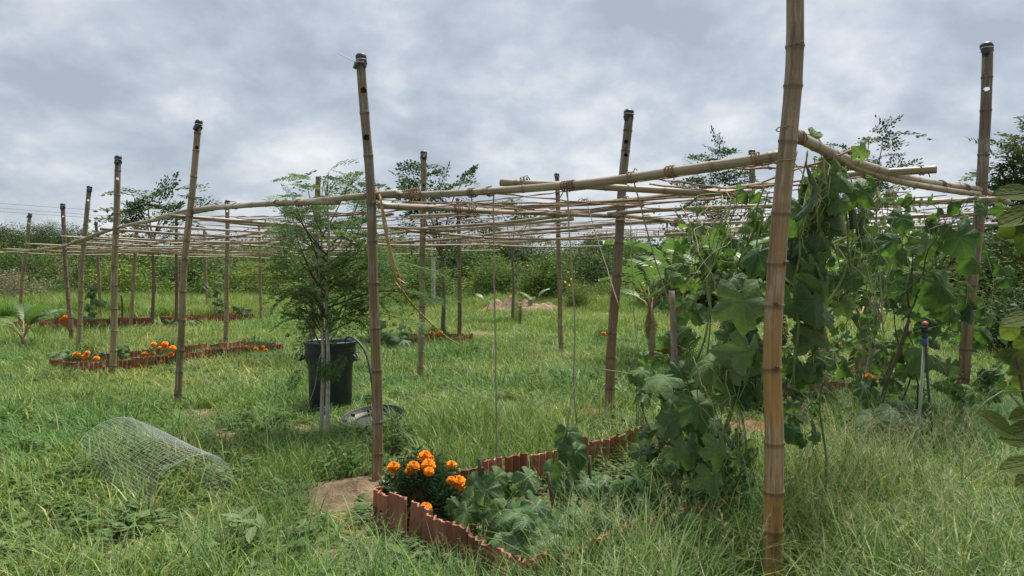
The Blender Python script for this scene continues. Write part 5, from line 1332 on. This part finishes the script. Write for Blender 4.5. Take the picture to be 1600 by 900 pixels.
def banana(label, px, py, D, height, leaves, seed, L=1.1, dry=3, tr=.07):
    rr = random.Random(seed); b = at(px, py, D); base = Vector((b.x, b.y, 0)); t = thing('banana_plant', label, 'banana plant', base); top = base + Vector((rr.uniform(-.05, .05), 0, height))
    mb = MB(); mb.tube([base + Vector((0, 0, -.1)), base.lerp(top, .5), top], [tr, tr * .8, tr * .5], 10); mb.build('trunk', TRUNKB, t)
    for i in range(leaves):
        a = i * 2.4 + rr.uniform(-.4, .4); el = rr.uniform(.35, 1.5) if i else 2.2
        d = Vector((math.cos(a), math.sin(a) * .8, el)); p = top - Vector((0, 0, rr.uniform(0, .15))); q = p + d.normalized() * .28
        child('leaf', BL[i % 4], t, q, leaf_rot(d, Vector((-math.cos(a) * .6, -math.sin(a) * .6, 1)) + rdir(rr) * .25), L * rr.uniform(.7, 1.1))
        st = MB(); st.tube([p - Vector((0, 0, .1)), p.lerp(q, .5), q + d.normalized() * .25], [.02, .014, .006], 6); st.build('leaf_stalk', TRUNKB, t)
    for i in range(dry):
        a = rr.uniform(0, 6.28); p = top - Vector((0, 0, rr.uniform(.05, .4)))
        child('dry_leaf', BLD, t, p, leaf_rot((math.cos(a) * .35, math.sin(a) * .35, -1), (math.cos(a), math.sin(a), .3)), L * rr.uniform(.4, .65))
    return t
banana('banana plant with curled leaves left of the luffa vine', 1020, 540, 11.5, 1.2, 9, 1, .95)
banana('banana plant with broad leaves behind the luffa vine', 1128, 560, 10.0, 1.35, 11, 2, 1.1)
banana('tall banana plant whose leaf stands up above the poles', 1062, 540, 13, 1.5, 9, 3, 1.3)
banana('banana plant with drooping leaves behind the hanging gourds', 1285, 560, 8.5, 1.15, 9, 4, 1.15)
banana('banana plant between the gourds and the dark corner post', 1345, 570, 9.0, 1.1, 9, 5, 1.1)
banana('banana plant nearly hidden behind the golden post', 1215, 560, 9.5, 1.2, 10, 6, 1.1)
banana('small banana plant at the left edge near the farthest bed', 38, 545, 15.5, .35, 6, 7, .85, 2)
banana('young banana shoot with upright leaf on the soil heap', 838, 478, 31, .35, 3, 8, .9, 0, .05)
banana('young banana sprout left of the pale soil heap', 762, 476, 30, .3, 3, 9, .7, 0, .05)

# ------------------------------------------------------------------ power lines, concrete post, small weeds
for i, (ya, yb, lab) in enumerate([(316, 327, 'highest thin power line crossing the sky at the left'), (323, 336, 'middle thin power line crossing the sky at the left'), (329, 338, 'lowest thin power line crossing the sky at the left')]):
    a, b = at(-60, ya - 3, 85), at(460, yb + 14, 130); rope(a, b, .4, .02, 900 + i, None, WIREL, 'power_line')
    tag(bpy.data.objects[[o.name for o in bpy.data.objects if o.name.startswith('power_line')][-1]], lab, 'power line')
cb = at(677, 470, 33); mb = MB(); mb.box((cb.x, cb.y, 1.0), (.16, .16, 2.6)); mb.box((cb.x, cb.y, 2.32), (.2, .2, .06)); tag(mb.build('fence_post', CONCRETE, None, False), 'pale concrete fence post among the far bushes', 'post')
wd = onz(378, 880, 0); weed = thing('broadleaf_weed', 'broad leaved weed in the foreground grass below the wire roll', 'weed', wd)
rw_ = random.Random(3)
for i in range(26):
    a = i * 2.4; el = rw_.uniform(.0, .9); d = Vector((math.cos(a), math.sin(a), el)); h = .06 + .18 * i / 26
    p = Vector((wd.x + rw_.uniform(-.1, .1), wd.y + rw_.uniform(-.1, .1), h)); child('leaf', LF_W[0], weed, p, leaf_rot(d, (-d.x * .5, -d.y * .5 - .2, 1)), rw_.uniform(.09, .17))
for k_ in range(5): stem(weed, [Vector((wd.x + rw_.uniform(-.05, .05), wd.y, 0)), Vector((wd.x + rw_.uniform(-.12, .12), wd.y + rw_.uniform(-.1, .1), .24))], .005, .003)
def herb(label, px, py, h, n, s0, s1, meshes, seed, name='leafy_weed'):
    p0 = onz(px, py, 0); rr = random.Random(seed); t = thing(name, label, 'weed', p0)
    for i in range(n):
        a = i * 2.4; z = h * (i + 1) / n; p = Vector((p0.x + rr.gauss(0, .05), p0.y + rr.gauss(0, .05), z)); d = Vector((math.cos(a), math.sin(a), rr.uniform(-.2, .5)))
        child('leaf', rr.choice(meshes), t, p, leaf_rot(d, (-d.x * .4, -d.y * .4 - .3, 1)), rr.uniform(s0, s1))
    stem(t, [p0, p0 + Vector((.02, 0, h))], .004, .003)
herb('bright green lobed weed at the front of the tile wall', 688, 905, .16, 9, .07, .11, LF_L + LF_G, 1)
herb('low lobed weed among the tall grass below the luffa vine', 1075, 880, .3, 9, .09, .15, LF_G, 2)
herb('leafy weed behind the golden post at the grass edge', 1262, 672, .25, 12, .1, .16, LF_W + LF_G, 3)
herb('low leafy weed behind the near bed tiles', 905, 700, .15, 10, .08, .13, LF_W, 4)
herb('bright yellow green sprig at the far end of the wire roll', 196, 668, .30, 8, .07, .1, LF_L, 5)
herb('slender weed standing in the lawn behind the wire roll', 1598, 820, .35, 9, .07, .1, LF_W, 6)

# ------------------------------------------------------------------ grass
def clump(name, mat, seed, blades, rad, h0, h1, w, lean=.5, curl=.6, seg=4, seeds=0):
    g_ = np.random.default_rng(seed); V_, F_ = [], []
    for i in range(blades):
        a, q = g_.uniform(0, 6.28), rad * math.sqrt(g_.uniform()); b0 = np.array([q * math.cos(a), q * math.sin(a), -.015])
        az = g_.uniform(0, 6.28); dh = np.array([math.cos(az), math.sin(az), 0]); sd = np.array([-math.sin(az + g_.normal() * .6), math.cos(az), 0]); sd /= np.linalg.norm(sd)
        h = g_.uniform(h0, h1); ln = abs(g_.normal()) * lean; cu = g_.uniform(.2, 1) * curl; p = b0.copy(); ang = ln * .6; st = len(V_)
        ww = w * g_.uniform(.6, 1.25)
        for k_ in range(seg + 1):
            t = k_ / seg; wk = ww * (1 - t ** 1.6) + .0006
            V_ += [p - sd * wk * .5, p + sd * wk * .5]
            ang += cu * 1.5 / seg * (1 + t); ang = min(ang, 2.3)
            p = p + (dh * math.sin(ang) + np.array([0, 0, math.cos(ang)])) * h / seg
        for k_ in range(seg): c_ = st + 2 * k_; F_.append((c_, c_ + 1, c_ + 3, c_ + 2))
        if i < seeds:
            e_ = (V_[-1] + V_[-2]) / 2; d0 = (V_[-1] - V_[-3]); d0 = d0 / np.linalg.norm(d0)
            for k_ in range(14):
                p0 = e_ - d0 * .13 * k_ / 14; dd = d0 * .6 + g_.normal(size=3) * .55; dd /= np.linalg.norm(dd); l_ = .035 * (.4 + k_ / 14); s2 = np.cross(dd, g_.normal(size=3)); s2 = s2 / np.linalg.norm(s2) * .0014
                c_ = len(V_); V_ += [p0, p0 + dd * l_ * .6 + s2, p0 + dd * l_, p0 + dd * l_ * .6 - s2]; F_.append((c_, c_ + 1, c_ + 2, c_ + 3))
    return npmesh(name, np.array(V_), F_, mat)
def weedy(seed):
    g_ = np.random.default_rng(seed); V_, F_ = [], []
    for i in range(26):
        a = g_.uniform(0, 6.28); q = .12 * math.sqrt(g_.uniform()); p = np.array([q * math.cos(a), q * math.sin(a), g_.uniform(.02, .13)]); az = g_.uniform(0, 6.28)
        d = np.array([math.cos(az), math.sin(az), g_.uniform(-.3, .3)]); s_ = np.array([-math.sin(az), math.cos(az), g_.uniform(-.3, .3)]); L = g_.uniform(.03, .08); c_ = len(V_)
        V_ += [p, p + d * L * .5 + s_ * L * .35, p + d * L, p + d * L * .5 - s_ * L * .35]; F_.append((c_, c_ + 1, c_ + 2, c_ + 3))
    return npmesh('weedy', np.array(V_), F_, WEED)
KL = [clump('lawn', GRASS, 1, 17, .09, .10, .22, .0085, .9, .8), clump('lawn', GRASS, 2, 17, .09, .12, .28, .009, .8, .9), clump('lawn', GRASS, 3, 15, .08, .14, .32, .0095, .7, .8), clump('lawn', STRAW, 4, 15, .10, .05, .18, .0065, 1.4, .8),
      clump('lawn', TALLG, 5, 15, .09, .14, .30, .008, 1.0, .9), weedy(6)]
KT = [clump('tall', TALLG, 11, 22, .10, .35, .65, .0075, .4, .8, 5), clump('tall', GRASS, 12, 16, .10, .30, .60, .013, .4, .9, 5), clump('tall', TALLG, 13, 22, .09, .35, .70, .0065, .55, .95, 5), clump('tall', SEED, 14, 8, .10, .45, .72, .0026, .45, .8, 5, seeds=7), clump('tall', STRAW, 15, 12, .11, .15, .45, .005, 1.0, .9, 5)]
KF = [clump('field', FIELD, 21, 34, .28, .15, .34, .016, .6, .7, 3), clump('field', FIELD, 22, 34, .28, .2, .45, .018, .5, .7, 3), clump('field', TALLG, 23, 34, .28, .15, .38, .014, .7, .8, 3), clump('field', FIELD, 24, 46, .30, .7, 1.15, .022, .3, .6, 4), clump('field', TALLG, 25, 34, .3, .6, 1.1, .014, .4, .7, 4)]

def in_poly(x, y, poly):
    c = False; j = len(poly) - 1
    for i in range(len(poly)):
        xi, yi = poly[i]; xj, yj = poly[j]
        if (yi > y) != (yj > y) and x < (xj - xi) * (y - yi) / (yj - yi) + xi: c = not c
        j = i
    return c
from mathutils import noise as mn
def pn(x, y, s_, o_=0.0): return mn.noise(Vector((x * s_ + o_, y * s_ - o_, o_)))
def blocked(x, y, pad=0.0):
    for (bx, by, rx, ry) in BARE:
        if ((x - bx) / (rx + pad)) ** 2 + ((y - by) / (ry + pad)) ** 2 < 1 + .5 * pn(x, y, 3.1): return True
    return False
def mesh_arrays(me):
    v = np.empty(len(me.vertices) * 3, dtype=np.float32); me.vertices.foreach_get('co', v)
    f = np.empty(len(me.loops), dtype=np.int32); me.loops.foreach_get('vertex_index', f)
    return v.reshape(-1, 3), f.reshape(-1, 4)
def merged(name, meshes, pts, rots, scl, idx):
    """one mesh holding every copy, a material slot for each blade kind"""
    mats = []
    for me in meshes:
        if me.materials[0] not in mats: mats.append(me.materials[0])
    pts, rots, scl, idx = (np.asarray(a, dtype=np.float32) for a in (pts, rots, scl, idx))
    VV, FF, MM, b = [], [], [], 0
    for k_, me in enumerate(meshes):
        s_ = np.where(idx == k_)[0]
        if not len(s_): continue
        v, f = mesh_arrays(me); m_ = len(s_)
        cz, sz = np.cos(rots[s_, 2]), np.sin(rots[s_, 2])
        w = v[None] * scl[s_][:, None, :]
        x = w[..., 0] * cz[:, None] - w[..., 1] * sz[:, None] + w[..., 2] * rots[s_, 1][:, None]
        y = w[..., 0] * sz[:, None] + w[..., 1] * cz[:, None] - w[..., 2] * rots[s_, 0][:, None]
        W = np.stack([x, y, w[..., 2]], -1) + pts[s_][:, None, :]
        VV.append(W.reshape(-1, 3)); FF.append((f[None] + (np.arange(m_) * len(v))[:, None, None] + b).reshape(-1, 4)); MM.append(np.full(m_ * len(f), mats.index(me.materials[0]), dtype=np.int32)); b += m_ * len(v)
    out = npmesh(name, np.concatenate(VV), np.concatenate(FF), mats[0])
    for m_ in mats[1:]: out.materials.append(m_)
    out.polygons.foreach_set('material_index', np.concatenate(MM))
    return out
def patches(meshes, per, rad, seed, n, probs):
    g3 = np.random.default_rng(seed); out = []
    for i in range(n):
        q = rad * np.sqrt(g3.uniform(size=per)); a = g3.uniform(0, 6.28, per); s_ = g3.uniform(.8, 1.2, per)
        out.append(merged('patch', meshes, np.stack([q * np.cos(a), q * np.sin(a), 0 * q], 1), np.stack([g3.normal(size=per) * .1, g3.normal(size=per) * .1, g3.uniform(0, 6.28, per)], 1), np.stack([s_, s_, s_], 1), g3.choice(len(meshes), per, p=probs)))
    return out
def scatter(name, label, meshes, n, D0, D1, fn, margin=1.25, real=False):
    pts, rots, scl, idx = [], [], [], []; g2 = np.random.default_rng(len(label) + n)
    U_ = g2.uniform(size=(n, 6))
    for i in range(n):
        D = math.sqrt(D0 * D0 + (D1 * D1 - D0 * D0) * U_[i, 0]); w = D * .70 * margin + .6
        x = (U_[i, 1] * 2 - 1) * w
        r_ = fn(x, D, U_[i, 2], U_[i, 3])
        if r_ is None: continue
        k_, s_, hs = r_
        pts.append((x, D, gz(x, D))); rots.append((g2.normal() * .10, g2.normal() * .10, U_[i, 4] * 6.28)); scl.append((s_, s_, s_ * hs)); idx.append(k_)
    if real:
        o = bpy.data.objects.new(name, merged(name, meshes, pts, rots, scl, idx)); col.objects.link(o)
        return tag(o, label, 'grass', kind='stuff')
    return instancer(name, meshes, pts, rots, scl, idx, label, 'grass')
def px_of(x, y): return 800 + x / y * F
def is_tall(x, y):
    px = px_of(x, y)
    if y < 7.5 and x > .95 + .25 * pn(x, y, .8) and not (y > 5.6 and px < 1300): return 1.0
    if y < 3.75 + .25 * pn(x, y, 1.0, 4): return .95 if .15 < x else (.6 if x > -2.2 else .5)
    if x < -1.1 and y < 5.2 and pn(x, y, 1.1, 7) > .12: return .45
    if y < 4.6 and .15 < x < 1.2 and not in_poly(x, y, near_c): return .85
    if 5.3 < y < 7.4 and -.75 < x < .75 + .3 * pn(x, y, 1.0) and not in_poly(x, y, near_c): return .72
    if 4.2 < y < 6.4 and -1.9 < x < -1.2: return .5
    return 0
def fn_lawn(x, y, a, b):
    if blocked(x, y): return None
    bed = any(in_poly(x, y, q) for q in BEDPOLY)
    if bed: return (5 if b < .6 else 3, .7 + .5 * b, 1.0) if a < .8 else None
    if is_tall(x, y) and a < .35: return None
    n_ = pn(x, y, .55) + .6 * pn(x, y, 1.9, 3)
    thin = -1 if is_tall(x, y) else pn(x, y, .9, 11) + .6 * pn(x, y, 2.6, 5)
    if thin > .24 and a < .6: return None
    if thin > .16 and b < .55: return 3, .8 + .4 * a, .8
    straw_zone = math.exp(-(((x + 1.9) / .9) ** 2 + ((y - 4.3) / .6) ** 2)) + math.exp(-(((x + .3) / 1.1) ** 2 + ((y - 9) / 1.2) ** 2)) * .6 + .6 * math.exp(-(((x - .4) / .9) ** 2 + ((y - 6.9) / .7) ** 2))
    k_ = 3 if b < .10 + .22 * max(0, n_) + .38 * straw_zone else (5 if b > .86 else (4 if b > .68 else int(b * 97) % 3))
    short = .45 * math.exp(-(((x + 2.1) / .8) ** 2 + ((y - 7.4) / 1.0) ** 2)) + .45 * math.exp(-(((x + 5.6) / 1.6) ** 2 + ((y - 11.6) / 1.6) ** 2))
    return k_, (.75 + .5 * a + .35 * n_) * (1 - .4 * short), (1.0 + .7 * n_ - .35 * min(1, straw_zone)) * (1 - short)
def fn_tall(x, y, a, b):
    t = is_tall(x, y)
    if not t or blocked(x, y): return None
    k_ = 3 if b < .17 else (4 if b < .23 else (0 if b < .56 else (2 if b < .78 else 1)))
    if x < -.9 and b > .3: k_ = 1
    if y > 5.2 and x < .9: k_ = 1 if b < .6 else 0
    return k_, t * (.75 + .45 * a), 1.0 + .3 * pn(x, y, 1.2)
def fn_field(x, y, a, b):
    if any(in_poly(x, y, q) for q in BEDPOLY) or blocked(x, y): return None
    far = y > 33 + 3 * pn(x, y, .2)
    if px_of(x, y) < 470 and y > 26.5 + 2 * pn(x, y, .3): far = True
    if far: return (3 if b < .7 else 4), .6 + .5 * a, .8 + .3 * pn(x, y, .3)
    n_ = pn(x, y, .25)
    return (0 if b < .45 else 1 if b < .75 else 2), .6 + .45 * a, .7 + .5 * n_ + .4 * max(0, (y - 18) / 18)
scatter('grass', 'rough green lawn grass around the beds and posts', KL, 9800, 2.6, 7.6, fn_lawn, 1.12, True)
PM = patches(KL, 9, .30, 5, 4, [.25, .25, .22, .08, .16, .04]) + patches(KL, 9, .30, 6, 2, [.13, .15, .1, .4, .2, .02])
def fn_mid(x, y, a, b):
    r_ = fn_lawn(x, y, a, b)
    if r_ is None: return None
    return (4 + int(a * 1.99) if r_[0] == 3 else int(b * 3.99)), .8 + .45 * a, r_[2]
scatter('grass', 'green lawn grass under the middle of the trellis', PM, 6200, 7.4, 17.0, fn_mid, 1.15)
scatter('tall_grass', 'tall pale wispy grass with seed heads in the foreground', KT, 7400, 2.1, 7.6, fn_tall, 1.12, True)
PF = patches(KF[:3], 7, .7, 7, 3, [.45, .3, .25]) + patches(KF[3:], 7, .8, 8, 2, [.7, .3])
def fn_far(x, y, a, b):
    r_ = fn_field(x, y, a, b)
    if r_ is None: return None
    return (3 + int(b * 1.99) if r_[0] >= 3 else int(b * 2.99)), r_[1], r_[2]
scatter('field_grass', 'longer grass covering the far field up to the bushes', PF, 4300, 15.5, 46.0, fn_far, 1.15)
